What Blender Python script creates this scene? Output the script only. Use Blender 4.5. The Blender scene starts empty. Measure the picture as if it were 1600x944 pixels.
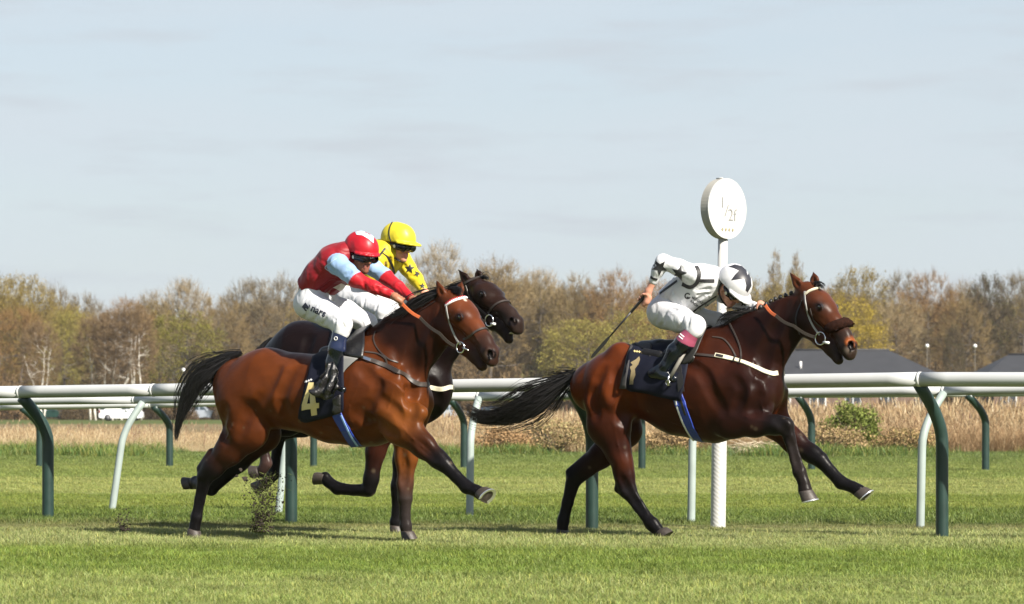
import bpy, bmesh, math, random, numpy as np
from mathutils import Vector, Matrix
from mathutils.bvhtree import BVHTree
from mathutils.geometry import delaunay_2d_cdt

# ------------------------------------------------------------------ camera, sky, sun, exposure
SC = bpy.context.scene
COL = SC.collection
R = math.radians
HAZE = True
CAM_H = 0.92          # the photographer crouches
FPX, CX, HY = 5000.0, 800.0, 643.0   # focal length in photo pixels, centre column, horizon row
cd = bpy.data.cameras.new('camera'); cam = bpy.data.objects.new('camera', cd); COL.objects.link(cam)
cam.location = (0, 0, CAM_H); cam.rotation_euler = (R(90), 0, 0)
cd.sensor_width = 36; cd.lens = 36 * FPX / 1600; cd.shift_y = (HY - 472) / 1600
cd.clip_start = 0.5; cd.clip_end = 9000
cd.dof.use_dof = True; cd.dof.focus_distance = 23.2; cd.dof.aperture_fstop = 7.1
SC.camera = cam

SUN_DIR = Vector((0.53, -0.60, 0.61)).normalized()       # towards the sun: right, behind the camera
sl = bpy.data.lights.new('sun', 'SUN'); so = bpy.data.objects.new('sun', sl); COL.objects.link(so)
sl.energy = 5.0; sl.angle = R(0.55); sl.color = (1.0, 0.93, 0.82)
so.rotation_euler = SUN_DIR.to_track_quat('Z', 'Y').to_euler(); so.location = (20, -20, 30)

W = bpy.data.worlds.new('World'); SC.world = W; W.use_nodes = True
nt = W.node_tree; nt.nodes.clear()
def wn(t, **kw):
    n = nt.nodes.new(t)
    for k, v in kw.items(): setattr(n, k, v)
    return n
sky = wn('ShaderNodeTexSky', sky_type='NISHITA', sun_disc=False)
sky.sun_elevation = math.asin(SUN_DIR.z); sky.sun_rotation = math.atan2(SUN_DIR.x, SUN_DIR.y)
sky.air_density = 1.0; sky.dust_density = 1.2; sky.ozone_density = 1.5
bg = wn('ShaderNodeBackground'); bg.inputs[1].default_value = 0.06
out = wn('ShaderNodeOutputWorld')
# thin veil of high cloud over the blue: even and pale, thicker near the horizon, with faint streaks
tc = wn('ShaderNodeTexCoord'); mp = wn('ShaderNodeMapping'); mp.inputs['Scale'].default_value = (7, 7, 32)
ns = wn('ShaderNodeTexNoise'); ns.inputs['Scale'].default_value = 1.1; ns.inputs['Detail'].default_value = 7; ns.inputs['Roughness'].default_value = 0.5
rp = wn('ShaderNodeValToRGB'); rp.color_ramp.elements[0].position = 0.36; rp.color_ramp.elements[1].position = 0.72
rp.color_ramp.elements[0].color = (0.72,) * 3 + (1,); rp.color_ramp.elements[1].color = (0.93,) * 3 + (1,)
mx = wn('ShaderNodeMixRGB'); mx.inputs[2].default_value = (4.85, 5.36, 5.82, 1)
nt.links.new(tc.outputs['Generated'], mp.inputs[0]); nt.links.new(mp.outputs[0], ns.inputs['Vector'])
nt.links.new(ns.outputs[0], rp.inputs[0])
# the veil is densest low down and thins towards the zenith
sx = wn('ShaderNodeSeparateXYZ'); ez = wn('ShaderNodeMapRange'); ez.interpolation_type = 'SMOOTHSTEP'
ez.inputs[1].default_value = 0.10; ez.inputs[2].default_value = 0.75; ez.inputs[3].default_value = 1.0; ez.inputs[4].default_value = 0.15
mm = wn('ShaderNodeMath', operation='MULTIPLY')
nt.links.new(tc.outputs['Generated'], sx.inputs[0]); nt.links.new(sx.outputs[2], ez.inputs[0]); nt.links.new(rp.outputs[0], mm.inputs[0]); nt.links.new(ez.outputs[0], mm.inputs[1]); nt.links.new(mm.outputs[0], mx.inputs[0])
nt.links.new(sky.outputs[0], mx.inputs[1])
# a few greyer flat cloud patches
mp2 = wn('ShaderNodeMapping'); mp2.inputs['Scale'].default_value = (9, 9, 60); mp2.inputs['Location'].default_value = (3.1, 1.7, 0.4)
ns2 = wn('ShaderNodeTexNoise'); ns2.inputs['Scale'].default_value = 1.6; ns2.inputs['Detail'].default_value = 8; ns2.inputs['Roughness'].default_value = 0.55
rp2 = wn('ShaderNodeValToRGB'); rp2.color_ramp.elements[0].position = 0.50; rp2.color_ramp.elements[1].position = 0.70
rp2.color_ramp.elements[0].color = (0, 0, 0, 1); rp2.color_ramp.elements[1].color = (0.55,) * 3 + (1,)
mx2 = wn('ShaderNodeMixRGB'); mx2.inputs[2].default_value = (4.30, 4.62, 5.0, 1)
nt.links.new(tc.outputs['Generated'], mp2.inputs[0]); nt.links.new(mp2.outputs[0], ns2.inputs['Vector'])
nt.links.new(ns2.outputs[0], rp2.inputs[0]); nt.links.new(rp2.outputs[0], mx2.inputs[0])
nt.links.new(mx.outputs[0], mx2.inputs[1]); nt.links.new(mx2.outputs[0], bg.inputs[0]); nt.links.new(bg.outputs[0], out.inputs[0])

SC.view_settings.view_transform = 'Standard'; SC.view_settings.look = 'None'
SC.view_settings.exposure = 1.22; SC.view_settings.gamma = 1.0
SC.render.engine = 'CYCLES'
SC.cycles.use_denoising = True
SC.cycles.max_bounces = 6; SC.cycles.volume_bounces = 0; SC.cycles.transparent_max_bounces = 8

rng = random.Random(7)
nrs = np.random.RandomState(11)

# ------------------------------------------------------------------ pixels and frames
def at(x, y, Y):
    """world point seen at photo pixel (x, y) at depth Y"""
    return Vector(((x - CX) / FPX * Y, Y, CAM_H - (y - HY) / FPX * Y))

class Frame:
    """a vertical plane through the median of a body; s = metres towards its near (camera) side"""
    def __init__(self, P0, yaw):
        self.P0 = np.array(P0, float); self.yaw = yaw
        a = R(yaw)
        self.h = np.array((math.cos(a), -math.sin(a), 0)); self.n = np.array((-math.sin(a), -math.cos(a), 0))
    def at(self, x, y, s=0.0):
        r = np.array(((x - CX) / FPX, 1, -(y - HY) / FPX)); C = np.array((0, 0, CAM_H))
        t = (self.n @ (self.P0 - C) + s) / (self.n @ r)
        return C + t * r
def mpp(P): return P[1] / FPX       # metres per photo pixel at a point

# ------------------------------------------------------------------ materials
MATS = {}
def mat(name, col=(0.5, 0.5, 0.5), rough=0.6, spec=0.5, metal=0.0, attr=False, noise=0.0, nscale=20.0, bump=0.0, bscale=60.0, coat=0.0, sheen=0.0, mix=None, trans=0.0, detail=4, bdist=0.01, warp=0.0, bdet=5):
    if name in MATS: return MATS[name]
    m = bpy.data.materials.new(name); m.use_nodes = True; t = m.node_tree; b = t.nodes['Principled BSDF']
    b.inputs['Roughness'].default_value = rough; b.inputs['Metallic'].default_value = metal
    b.inputs['Specular IOR Level'].default_value = spec; b.inputs['Coat Weight'].default_value = coat
    b.inputs['Coat Roughness'].default_value = 0.25
    b.inputs['Sheen Weight'].default_value = sheen
    b.inputs['Transmission Weight'].default_value = trans
    b.inputs['Base Color'].default_value = (*col, 1)
    src = None
    if attr:
        a = t.nodes.new('ShaderNodeAttribute'); a.attribute_name = 'col'; src = a.outputs['Color']
    if noise or bump or mix:
        co = t.nodes.new('ShaderNodeTexCoord')
    if noise or mix:
        n = t.nodes.new('ShaderNodeTexNoise'); n.inputs['Scale'].default_value = nscale; n.inputs['Detail'].default_value = detail
        t.links.new(co.outputs['Object'], n.inputs['Vector'])
        if mix:
            q = t.nodes.new('ShaderNodeValToRGB'); q.color_ramp.elements[0].position = 0.38; q.color_ramp.elements[1].position = 0.65
            q.color_ramp.elements[0].color = (*col, 1); q.color_ramp.elements[1].color = (*mix, 1)
            t.links.new(n.outputs[0], q.inputs[0]); src = q.outputs[0]
        else:
            mr = t.nodes.new('ShaderNodeMapRange'); mr.inputs[1].default_value = 0.25; mr.inputs[2].default_value = 0.75
            mr.inputs[3].default_value = 1 - noise; mr.inputs[4].default_value = 1 + noise
            t.links.new(n.outputs[0], mr.inputs[0])
            v = t.nodes.new('ShaderNodeVectorMath'); v.operation = 'SCALE'
            if src: t.links.new(src, v.inputs[0])
            else: v.inputs[0].default_value = col
            t.links.new(mr.outputs[0], v.inputs['Scale']); src = v.outputs[0]
    if src: t.links.new(src, b.inputs['Base Color'])
    if bump:
        n2 = t.nodes.new('ShaderNodeTexNoise'); n2.inputs['Scale'].default_value = bscale; n2.inputs['Detail'].default_value = bdet
        t.links.new(co.outputs['Object'], n2.inputs['Vector'])
        bp = t.nodes.new('ShaderNodeBump'); bp.inputs['Strength'].default_value = bump; bp.inputs['Distance'].default_value = bdist; n2.inputs['Distortion'].default_value = warp
        t.links.new(n2.outputs[0], bp.inputs['Height']); t.links.new(bp.outputs[0], b.inputs['Normal'])
    MATS[name] = m
    return m

# ------------------------------------------------------------------ objects
def thing(name, label, cat, loc=(0, 0, 0), rotz=0.0, group=None):
    o = bpy.data.objects.new(name, None); COL.objects.link(o)
    o.location = loc; o.rotation_euler = (0, 0, rotz); o.empty_display_size = 0.2
    o['label'] = label; o['category'] = cat
    if group: o['group'] = group
    o['_m'] = [v for row in (Matrix.Translation(loc) @ Matrix.Rotation(rotz, 4, 'Z')).inverted() for v in row]
    return o
def inv_of(o):
    while o is not None and '_m' not in o: o = o.parent
    if o is None: return Matrix.Identity(4)
    v = list(o['_m']); return Matrix([v[0:4], v[4:8], v[8:12], v[12:16]])
def link(name, V, F, m, parent=None, smooth=True, col=None, world=True, mats=None, mi=None):
    """one mesh object from vertices in world space (or in the parent's space when world is False)"""
    me = bpy.data.meshes.new(name)
    V = np.asarray(V, dtype=np.float64).reshape(-1, 3)
    if world and parent is not None:
        M = np.array(inv_of(parent)); V = V @ M[:3, :3].T + M[:3, 3]
    if isinstance(F, np.ndarray):
        k = F.shape[1]
        me.vertices.add(len(V)); me.vertices.foreach_set('co', V.ravel().astype(np.float32))
        me.loops.add(F.size); me.loops.foreach_set('vertex_index', F.ravel().astype(np.int32))
        me.polygons.add(len(F)); me.polygons.foreach_set('loop_start', np.arange(0, F.size, k, dtype=np.int32))
        me.update(calc_edges=True)
    else:
        me.from_pydata([tuple(v) for v in V], [], [tuple(f) for f in F])
        me.update()
    if col is not None:
        a = me.color_attributes.new('col', 'FLOAT_COLOR', 'POINT')
        c = np.ones((len(V), 4), np.float32); c[:, :3] = col; a.data.foreach_set('color', c.ravel())
    for x in (mats or [m]): me.materials.append(x)
    if mi is not None: me.polygons.foreach_set('material_index', np.asarray(mi, np.int32))
    if smooth and len(me.polygons): me.polygons.foreach_set('use_smooth', np.ones(len(me.polygons), bool))
    o = bpy.data.objects.new(name, me); COL.objects.link(o)
    if parent is not None: o.parent = parent
    return o
def tag(o, label, cat, group=None):
    o['label'] = label; o['category'] = cat
    if group: o['group'] = group
    return o
def kind(o, k): o['kind'] = k; return o

class MB:
    """collects simple solids into one mesh"""
    def __init__(self): self.V = []; self.F = []; self.C = []
    def add(self, V, F, c=None):
        b = len(self.V); self.V += [tuple(v) for v in V]; self.F += [tuple(i + b for i in f) for f in F]
        if c is not None: self.C += [c] * len(V)
    def tube(self, pts, rad, n=8, cap=True, c=None, flat=1.0):
        pts = [Vector(p) for p in pts]
        if not hasattr(rad, '__len__'): rad = [rad] * len(pts)
        V, F = [], []; u = None
        for i, p in enumerate(pts):
            t = (pts[min(i + 1, len(pts) - 1)] - pts[max(i - 1, 0)])
            if t.length < 1e-9: t = Vector((0, 0, 1))
            t.normalize()
            if u is None:
                u = t.cross(Vector((0, 0, 1)));
                if u.length < 0.05: u = t.cross(Vector((1, 0, 0)))
            u = (u - t * u.dot(t)).normalized(); w = t.cross(u)
            for k in range(n):
                a = 2 * math.pi * k / n; V.append(p + (u * math.cos(a) + w * math.sin(a) * flat) * rad[i])
        for i in range(len(pts) - 1):
            for k in range(n):
                a, b = i * n + k, i * n + (k + 1) % n; F.append((a, b, b + n, a + n))
        if cap: F.append(tuple(reversed(range(n)))); F.append(tuple(range((len(pts) - 1) * n, len(pts) * n)))
        self.add(V, F, c)
    def box(self, lo, hi, c=None):
        x0, y0, z0 = lo; x1, y1, z1 = hi
        self.add([(x0, y0, z0), (x1, y0, z0), (x1, y1, z0), (x0, y1, z0), (x0, y0, z1), (x1, y0, z1), (x1, y1, z1), (x0, y1, z1)],
                 [(0, 3, 2, 1), (4, 5, 6, 7), (0, 1, 5, 4), (1, 2, 6, 5), (2, 3, 7, 6), (3, 0, 4, 7)], c)
    def link(self, name, m, parent=None, smooth=True, world=True):
        return link(name, self.V, self.F, m, parent, smooth, world=world, col=np.array(self.C) if self.C else None)

def catmull(pts, step):
    """dense smooth polyline through 2-D or 3-D points, about one point per step"""
    P = [np.array(p, float) for p in pts]
    if len(P) < 3:
        n = max(1, int(np.linalg.norm(P[-1][:2] - P[0][:2]) / step)); return [P[0] + (P[-1] - P[0]) * i / n for i in range(n + 1)]
    P = [2 * P[0] - P[1]] + P + [2 * P[-1] - P[-2]]; out = []
    for i in range(1, len(P) - 2):
        n = max(1, int(np.linalg.norm((P[i + 1] - P[i])) / step))
        for k in range(n):
            t = k / n; a, b, c, d = P[i - 1], P[i], P[i + 1], P[i + 2]
            out.append(0.5 * ((2 * b) + (c - a) * t + (2 * a - 5 * b + 4 * c - d) * t * t + (3 * b - a - 3 * c + d) * t ** 3))
    return out + [P[-2]]

# ------------------------------------------------------------------ smooth solids: distance field -> mesh
class Prim:
    def __init__(self, a, b, ra, rb, la=1.0, lb=1.0, ax=None, c0=None, c1=None, cw=1.0):
        self.a = np.array(a, np.float32); self.b = np.array(b, np.float32); self.ra, self.rb, self.la, self.lb = ra, rb, la, lb
        self.ax = None if ax is None else np.array(ax, np.float32); self.c0 = c0; self.c1 = c1 if c1 is not None else c0; self.cw = cw
    def ext(self):
        m = max(self.ra * max(1, self.la), self.rb * max(1, self.lb)); return np.minimum(self.a, self.b) - m, np.maximum(self.a, self.b) + m
    def ev(self, x, y, z):
        a = self.a; ba = self.b - a; L = float(ba @ ba)
        px, py, pz = x - a[0], y - a[1], z - a[2]
        if L > 1e-10:
            t = np.clip((px * ba[0] + py * ba[1] + pz * ba[2]) / L, 0, 1)
            qx, qy, qz = px - t * ba[0], py - t * ba[1], pz - t * ba[2]
        else: t = np.float32(0); qx, qy, qz = px, py, pz
        r = self.ra + t * (self.rb - self.ra); q2 = qx * qx + qy * qy + qz * qz
        if self.ax is not None and (self.la != 1 or self.lb != 1):
            v = qx * self.ax[0] + qy * self.ax[1] + qz * self.ax[2]; s = self.la + t * (self.lb - self.la)
            q2 = q2 + v * v * (1 / (s * s) - 1)
            return (np.sqrt(np.maximum(q2, 0)) - r) * np.minimum(1, np.maximum(s, 0.35)), t
        return np.sqrt(q2) - r, t

class Field:
    def __init__(self, P0, yaw, lo, hi, h):
        """grid in the local axes of a body at P0 turned by -yaw"""
        self.P0 = np.array(P0, float); a = -R(yaw); c, s = math.cos(a), math.sin(a)
        self.Rm = np.array(((c, -s, 0), (s, c, 0), (0, 0, 1)))
        self.lo = np.array(lo, np.float32); self.h = h
        self.n = np.ceil((np.array(hi) - self.lo) / h).astype(int) + 1
        self.d = np.full(self.n, 1.0, np.float32); self.pr = []
        self.g = [self.lo[i] + h * np.arange(self.n[i], dtype=np.float32) for i in range(3)]
    def L(self, P): return (np.asarray(P, float) - self.P0) @ self.Rm
    def Lv(self, v): return np.asarray(v, float) @ self.Rm
    def Wd(self, V): return V @ self.Rm.T + self.P0
    def put(self, pr, k=0.03, op='add', colour=True):
        lo, hi = pr.ext(); m = k + 2.5 * self.h
        i0 = np.clip(np.floor((lo - m - self.lo) / self.h).astype(int), 0, self.n - 1); i1 = np.clip(np.ceil((hi + m - self.lo) / self.h).astype(int) + 1, 1, self.n)
        if np.any(i1 <= i0): return
        sl = tuple(slice(i0[i], i1[i]) for i in range(3))
        x = self.g[0][sl[0]][:, None, None]; y = self.g[1][sl[1]][None, :, None]; z = self.g[2][sl[2]][None, None, :]
        e, _ = pr.ev(x, y, z); e = e.astype(np.float32); D = self.d[sl]
        if op == 'add':
            if k > 0: hh = np.maximum(k - np.abs(D - e), 0) / k; self.d[sl] = np.minimum(D, e) - hh * hh * k * 0.25
            else: self.d[sl] = np.minimum(D, e)
            if colour and pr.c0 is not None: self.pr.append(pr)
        elif op == 'sub':
            e = -e; hh = np.maximum(k - np.abs(D - e), 0) / k if k > 0 else 0
            self.d[sl] = np.maximum(D, e) + hh * hh * k * 0.25
    def cone(self, A, B, ra, rb, la=1.0, lb=None, ax=None, k=0.03, op='add', c0=None, c1=None, cw=1.0):
        """tapered bone between two world points, flattened or widened along ax"""
        self.put(Prim(self.L(A), self.L(B), ra, rb, la, la if lb is None else lb, None if ax is None else self.Lv(ax), c0, c1, cw), k, op)
    def ball(self, A, r, l=1.0, ax=None, k=0.03, op='add', c0=None): self.cone(A, A, r, r, l, l, ax, k, op, c0)
    def cut(self, P, nrm, k=0.0):
        """remove everything on the side of the plane the normal points to (world)"""
        p = self.L(P); n = self.Lv(nrm)
        x = self.g[0][:, None, None]; y = self.g[1][None, :, None]; z = self.g[2][None, None, :]
        e = ((x - p[0]) * n[0] + (y - p[1]) * n[1] + (z - p[2]) * n[2]).astype(np.float32)
        self.d = np.maximum(self.d, e)
    def val(self, P):
        i = np.round((self.L(P) - self.lo) / self.h).astype(int)
        if np.any(i < 0) or np.any(i >= self.n): return 1.0
        return self.d[tuple(i)]
    def hit(self, x, y, Y0, Y1):
        """first surface point along the photo pixel's ray between two depths"""
        Y = Y0; st = self.h * 0.6
        while Y < Y1:
            P = np.array(at(x, y, Y))
            if self.val(P) < 0: return P
            Y += st
        return None
    def mesh(self):
        d = self.d; s = d < 0; n = np.array(d.shape)
        c = np.zeros(n - 1, np.int8)
        for i in (0, 1):
            for j in (0, 1):
                for k in (0, 1): c += s[i:n[0] - 1 + i, j:n[1] - 1 + j, k:n[2] - 1 + k]
        I = np.argwhere((c > 0) & (c < 8)); ids = np.full(n - 1, -1, np.int32); ids[I[:, 0], I[:, 1], I[:, 2]] = np.arange(len(I))
        cr = [(i, j, k) for i in (0, 1) for j in (0, 1) for k in (0, 1)]
        dv = [d[I[:, 0] + q[0], I[:, 1] + q[1], I[:, 2] + q[2]] for q in cr]
        acc = np.zeros((len(I), 3)); cnt = np.zeros(len(I))
        for a in range(8):
            for b in range(a + 1, 8):
                if sum(abs(cr[a][t] - cr[b][t]) for t in range(3)) != 1: continue
                x = (dv[a] < 0) != (dv[b] < 0); den = dv[a] - dv[b]; den[den == 0] = 1e-9
                t = np.clip(dv[a] / den, 0, 1)[:, None]; pos = np.array(cr[a]) + t * (np.array(cr[b]) - np.array(cr[a]))
                acc += pos * x[:, None]; cnt += x
        V = self.lo + self.h * (I + acc / np.maximum(cnt, 1)[:, None])
        Q = []
        for ax in range(3):
            o1, o2 = (ax + 1) % 3, (ax + 2) % 3
            s0 = [slice(0, n[t]) for t in range(3)]; s1 = list(s0); s0[ax] = slice(0, n[ax] - 1); s1[ax] = slice(1, n[ax])
            A = s[tuple(s0)]; B = s[tuple(s1)]; E = np.argwhere(A != B)
            ok = (E[:, o1] > 0) & (E[:, o2] > 0) & (E[:, o1] < n[o1] - 1) & (E[:, o2] < n[o2] - 1); E = E[ok]
            fl = A[E[:, 0], E[:, 1], E[:, 2]]
            def cell(da, db):
                q = E.copy(); q[:, o1] -= da; q[:, o2] -= db; return ids[q[:, 0], q[:, 1], q[:, 2]]
            q = np.stack([cell(1, 1), cell(0, 1), cell(0, 0), cell(1, 0)], 1)
            q[~fl] = q[~fl][:, ::-1]; Q.append(q)
        F = np.concatenate(Q); F = F[(F >= 0).all(1)]
        return V, F
    def colours(self, V, sigma=0.02, base=(0.2, 0.2, 0.2)):
        best = np.full(len(V), 9.0); D = []
        v = V.astype(np.float32)
        for p in self.pr:
            e, t = p.ev(v[:, 0], v[:, 1], v[:, 2]); D.append((e, np.broadcast_to(t, e.shape))); best = np.minimum(best, e)
        C = np.zeros((len(V), 3)); Wt = np.zeros(len(V))
        for p, (e, t) in zip(self.pr, D):
            w = np.exp(-np.clip((e - best) / sigma, 0, 40)) * p.cw; c0 = np.array(p.c0); c1 = np.array(p.c1)
            C += w[:, None] * (c0 + np.clip(t, 0, 1)[:, None] * (c1 - c0)); Wt += w
        return C / np.maximum(Wt, 1e-9)[:, None]
    def smooth(self, V, F, it=1, lam=0.5):
        for _ in range(it):
            S = np.zeros_like(V); N = np.zeros(len(V))
            for a, b in ((0, 1), (1, 2), (2, 3), (3, 0)):
                for i in range(3): S[:, i] += np.bincount(F[:, a], V[F[:, b], i], len(V)) + np.bincount(F[:, b], V[F[:, a], i], len(V))
                N += np.bincount(F[:, a], minlength=len(V)) + np.bincount(F[:, b], minlength=len(V))
            V = V + lam * (S / np.maximum(N, 1)[:, None] - V)
        return V
    def build(self, name, m, parent, it=1, sigma=0.02, colf=None, snap=None):
        V, F = self.mesh(); V = self.smooth(V, F, it)
        col = self.colours(V, sigma) if self.pr else None
        if snap is not None:
            S = np.array(snap); col = S[np.argmin(((col[:, None, :] - S[None]) ** 2).sum(2), axis=1)]
        Wv = self.Wd(V)
        if colf is not None: col = colf(Wv, col)
        o = link(name, Wv, F, m, parent, col=col)
        return o, Surf(Wv, F)

class Surf:
    """a built surface that rays can be cast on, to lay tack, straps and print on it"""
    def __init__(self, V, F):
        self.t = BVHTree.FromPolygons([tuple(v) for v in V], [tuple(int(i) for i in f) for f in F])
    def cam(self, x, y):
        C = Vector((0, 0, CAM_H)); d = Vector(((x - CX) / FPX, 1, -(y - HY) / FPX)).normalized()
        h = self.t.ray_cast(C, d)
        return (None, None) if h[0] is None else (h[0], h[1])
    def ray(self, o, d):
        h = self.t.ray_cast(Vector(o), Vector(d).normalized()); return (None, None) if h[0] is None else (h[0], h[1])
    def near(self, p):
        h = self.t.find_nearest(Vector(p)); return h[0], h[1]

def ribbon(name, pts, nrm, width, thick, m, parent, closed=False, lift=0.0):
    """a flat strap along points with surface normals"""
    P = [Vector(p) for p in pts]; N = [Vector(n).normalized() for n in nrm]; n = len(P)
    if n < 2: return None
    for _ in range(2):       # calm the normals
        N = [((N[i - 1] if (i or closed) else N[i]) + N[i] * 2 + N[(i + 1) % n if closed else min(i + 1, n - 1)]).normalized() for i in range(n)]
    wd = width if hasattr(width, '__len__') else [width] * n
    V, F = [], []
    for i in range(n):
        t = (P[(i + 1) % n if closed else min(i + 1, n - 1)] - P[i - 1 if (closed or i) else 0]).normalized()
        b = t.cross(N[i]); b.normalize(); w = wd[i] / 2; q = P[i] + N[i] * lift
        V += [q - b * w, q + b * w, q + b * w * 0.9 + N[i] * thick, q - b * w * 0.9 + N[i] * thick]
    m_ = n if closed else n - 1
    for i in range(m_):
        a = 4 * i; c = 4 * ((i + 1) % n)
        for k in range(4): F.append((a + k, a + (k + 1) % 4, c + (k + 1) % 4, c + k))
    if not closed: F += [(3, 2, 1, 0), tuple(4 * n - 4 + k for k in range(4))]
    return link(name, V, F, m, parent, smooth=False)

def strap(name, surf, px, width, m, parent, fr=None, thick=0.004, lift=0.002, mirror=False, step=2.0):
    """a strap laid on a surface along photo pixels on its near side and, when mirrored, over the far side too"""
    P, N = [], []
    for q in catmull(px, step):
        p, n = surf.cam(q[0], q[1])
        if p is not None: P.append(p); N.append(n)
    if len(P) < 2: return None
    if not mirror: return ribbon(name, P, N, width, thick, m, parent, lift=lift)
    n3 = Vector(fr.n); P0 = Vector(fr.P0); FP, FN = [], []
    for p in P:
        s = (p - P0).dot(n3); o = p - n3 * (s + 1.0)
        q, nn = surf.ray(o, n3)
        if q is not None: FP.append(q); FN.append(nn)
    if mirror == 'open':
        ribbon(name, P, N, width, thick, m, parent, lift=lift); return ribbon(name, FP, FN, width, thick, m, parent, lift=lift)
    return ribbon(name, P + FP[::-1], N + FN[::-1], width, thick, m, parent, closed=(mirror == 'loop'), lift=lift)

def decal(name, surf, poly, m, parent, lift=0.003, grid=2.5):
    """flat print laid on a surface: the outline in photo pixels, draped over the shape below"""
    B = [Vector(p) for p in poly]; n = len(B)
    dense = []
    for i in range(n):
        a, b = B[i], B[(i + 1) % n]; k = max(1, int((b - a).length / grid)); dense += [a + (b - a) * j / k for j in range(k)]
    n = len(dense); xs = [p.x for p in dense]; ys = [p.y for p in dense]
    pts = list(dense); y = min(ys) + grid / 2
    while y < max(ys):
        x = min(xs) + grid / 2
        while x < max(xs): pts.append(Vector((x, y))); x += grid
        y += grid
    r = delaunay_2d_cdt(pts, [(i, (i + 1) % n) for i in range(n)], [list(range(n))], 1, 1e-4)
    V, ok, last = [], [], None
    for p in r[0]:
        q, nn = surf.cam(p.x, p.y)
        if q is None and V and last is not None: q, nn = surf.near(at(p.x, p.y, last.y + 0.03))
        if q is None: V.append(Vector((0, 0, 0))); ok.append(False)
        else:
            if nn.dot(q - Vector((0, 0, CAM_H))) > 0: nn = -nn
            last = q; V.append(q + nn * lift); ok.append(True)
    F = [f for f in r[2] if all(ok[i] for i in f)]
    F = [f for f in F if max((V[f[i]] - V[f[i - 1]]).length for i in range(len(f))) < 0.12]
    if not F: return None
    root = list(range(len(V)))            # keep only the largest connected piece
    def fd(i):
        while root[i] != i: root[i] = root[root[i]]; i = root[i]
        return i
    for f in F:
        for i in f[1:]: root[fd(i)] = fd(f[0])
    cnt = {}
    for f in F: cnt[fd(f[0])] = cnt.get(fd(f[0]), 0) + 1
    big = max(cnt, key=cnt.get); F = [f for f in F if fd(f[0]) == big]; used = sorted({i for f in F for i in f}); ix = {i: k for k, i in enumerate(used)}
    return link(name, [V[i] for i in used], [tuple(ix[i] for i in f) for f in F], m, parent)

def text_shape(txt, size=1.0, bold=0.0, shear=0.0):
    cu = bpy.data.curves.new('txt', 'FONT'); cu.body = txt; cu.size = size; cu.align_x = 'LEFT'; cu.offset = bold; cu.shear = shear
    cu.resolution_u = 4
    o = bpy.data.objects.new('txt', cu); COL.objects.link(o)
    dg = bpy.context.evaluated_depsgraph_get(); dg.update(); me = bpy.data.meshes.new_from_object(o.evaluated_get(dg))
    V = [v.co.copy() for v in me.vertices]; F = [tuple(p.vertices) for p in me.polygons]
    bpy.data.objects.remove(o); bpy.data.curves.remove(cu); bpy.data.meshes.remove(me)
    return V, F
def print_text(name, surf, txt, org, ex, ey, m, parent, lift=0.004, bold=0.0, shear=0.0):
    """lettering draped on a surface; org = photo pixel of the baseline start, ex / ey = pixels per unit along and up"""
    V, F = text_shape(txt, 1.0, bold, shear); P = []
    for v in V:
        q, nn = surf.cam(org[0] + v.x * ex[0] + v.y * ey[0], org[1] + v.x * ex[1] + v.y * ey[1])
        if q is None:
            q, nn = surf.near(at(org[0] + v.x * ex[0] + v.y * ey[0], org[1] + v.x * ex[1] + v.y * ey[1], P[-1].y if P else 22.6))
        if nn.dot(q - Vector((0, 0, CAM_H))) > 0: nn = -nn
        P.append(q + nn * lift)
    return link(name, P, F, m, parent, smooth=False)

# ================================================================== HORSES
BLK = (0.0045, 0.004, 0.0045)
LEATHER = mat('black leather', (0.012, 0.011, 0.011), 0.38, 0.5, bump=0.15, bscale=90)
STRAPM = mat('dark strap leather', (0.03, 0.022, 0.018), 0.45)
WHITESTRAP = mat('cream webbing', (0.50, 0.46, 0.35), 0.7, bump=0.2, bscale=150)
STEEL = mat('bit steel', (0.62, 0.62, 0.62), 0.22, metal=1.0)
HOOFM = mat('hoof horn', (0.034, 0.026, 0.021), 0.55, noise=0.3, nscale=30, bump=0.2, bscale=60)
SHOE = mat('racing plate aluminium', (0.75, 0.75, 0.76), 0.3, metal=0.9)
EYEM = mat('dark eye', (0.006, 0.004, 0.003), 0.06, 0.8, coat=1.0)
HAIRM = mat('black horse hair', (0.010, 0.009, 0.009), 0.42, 0.45)
COATM = mat('horse coat', rough=0.37, spec=0.5, attr=True, noise=0.32, nscale=7, bump=0.30, bscale=11, bdist=0.012, warp=0.8, detail=7)
CLOTHM = mat('number cloth navy', (0.004, 0.005, 0.013), 0.75, spec=0.2, bump=0.35, bscale=14)
GOLD = mat('gold print', (0.55, 0.44, 0.20), 0.55)
GREYFLAP = mat('grey felt lining', (0.16, 0.16, 0.155), 0.8)
BLUEGIRTH = mat('blue girth webbing', (0.012, 0.035, 0.26), 0.5, bump=0.2, bscale=80)
SILVERP = mat('silver print', (0.6, 0.6, 0.6), 0.4)

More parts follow.
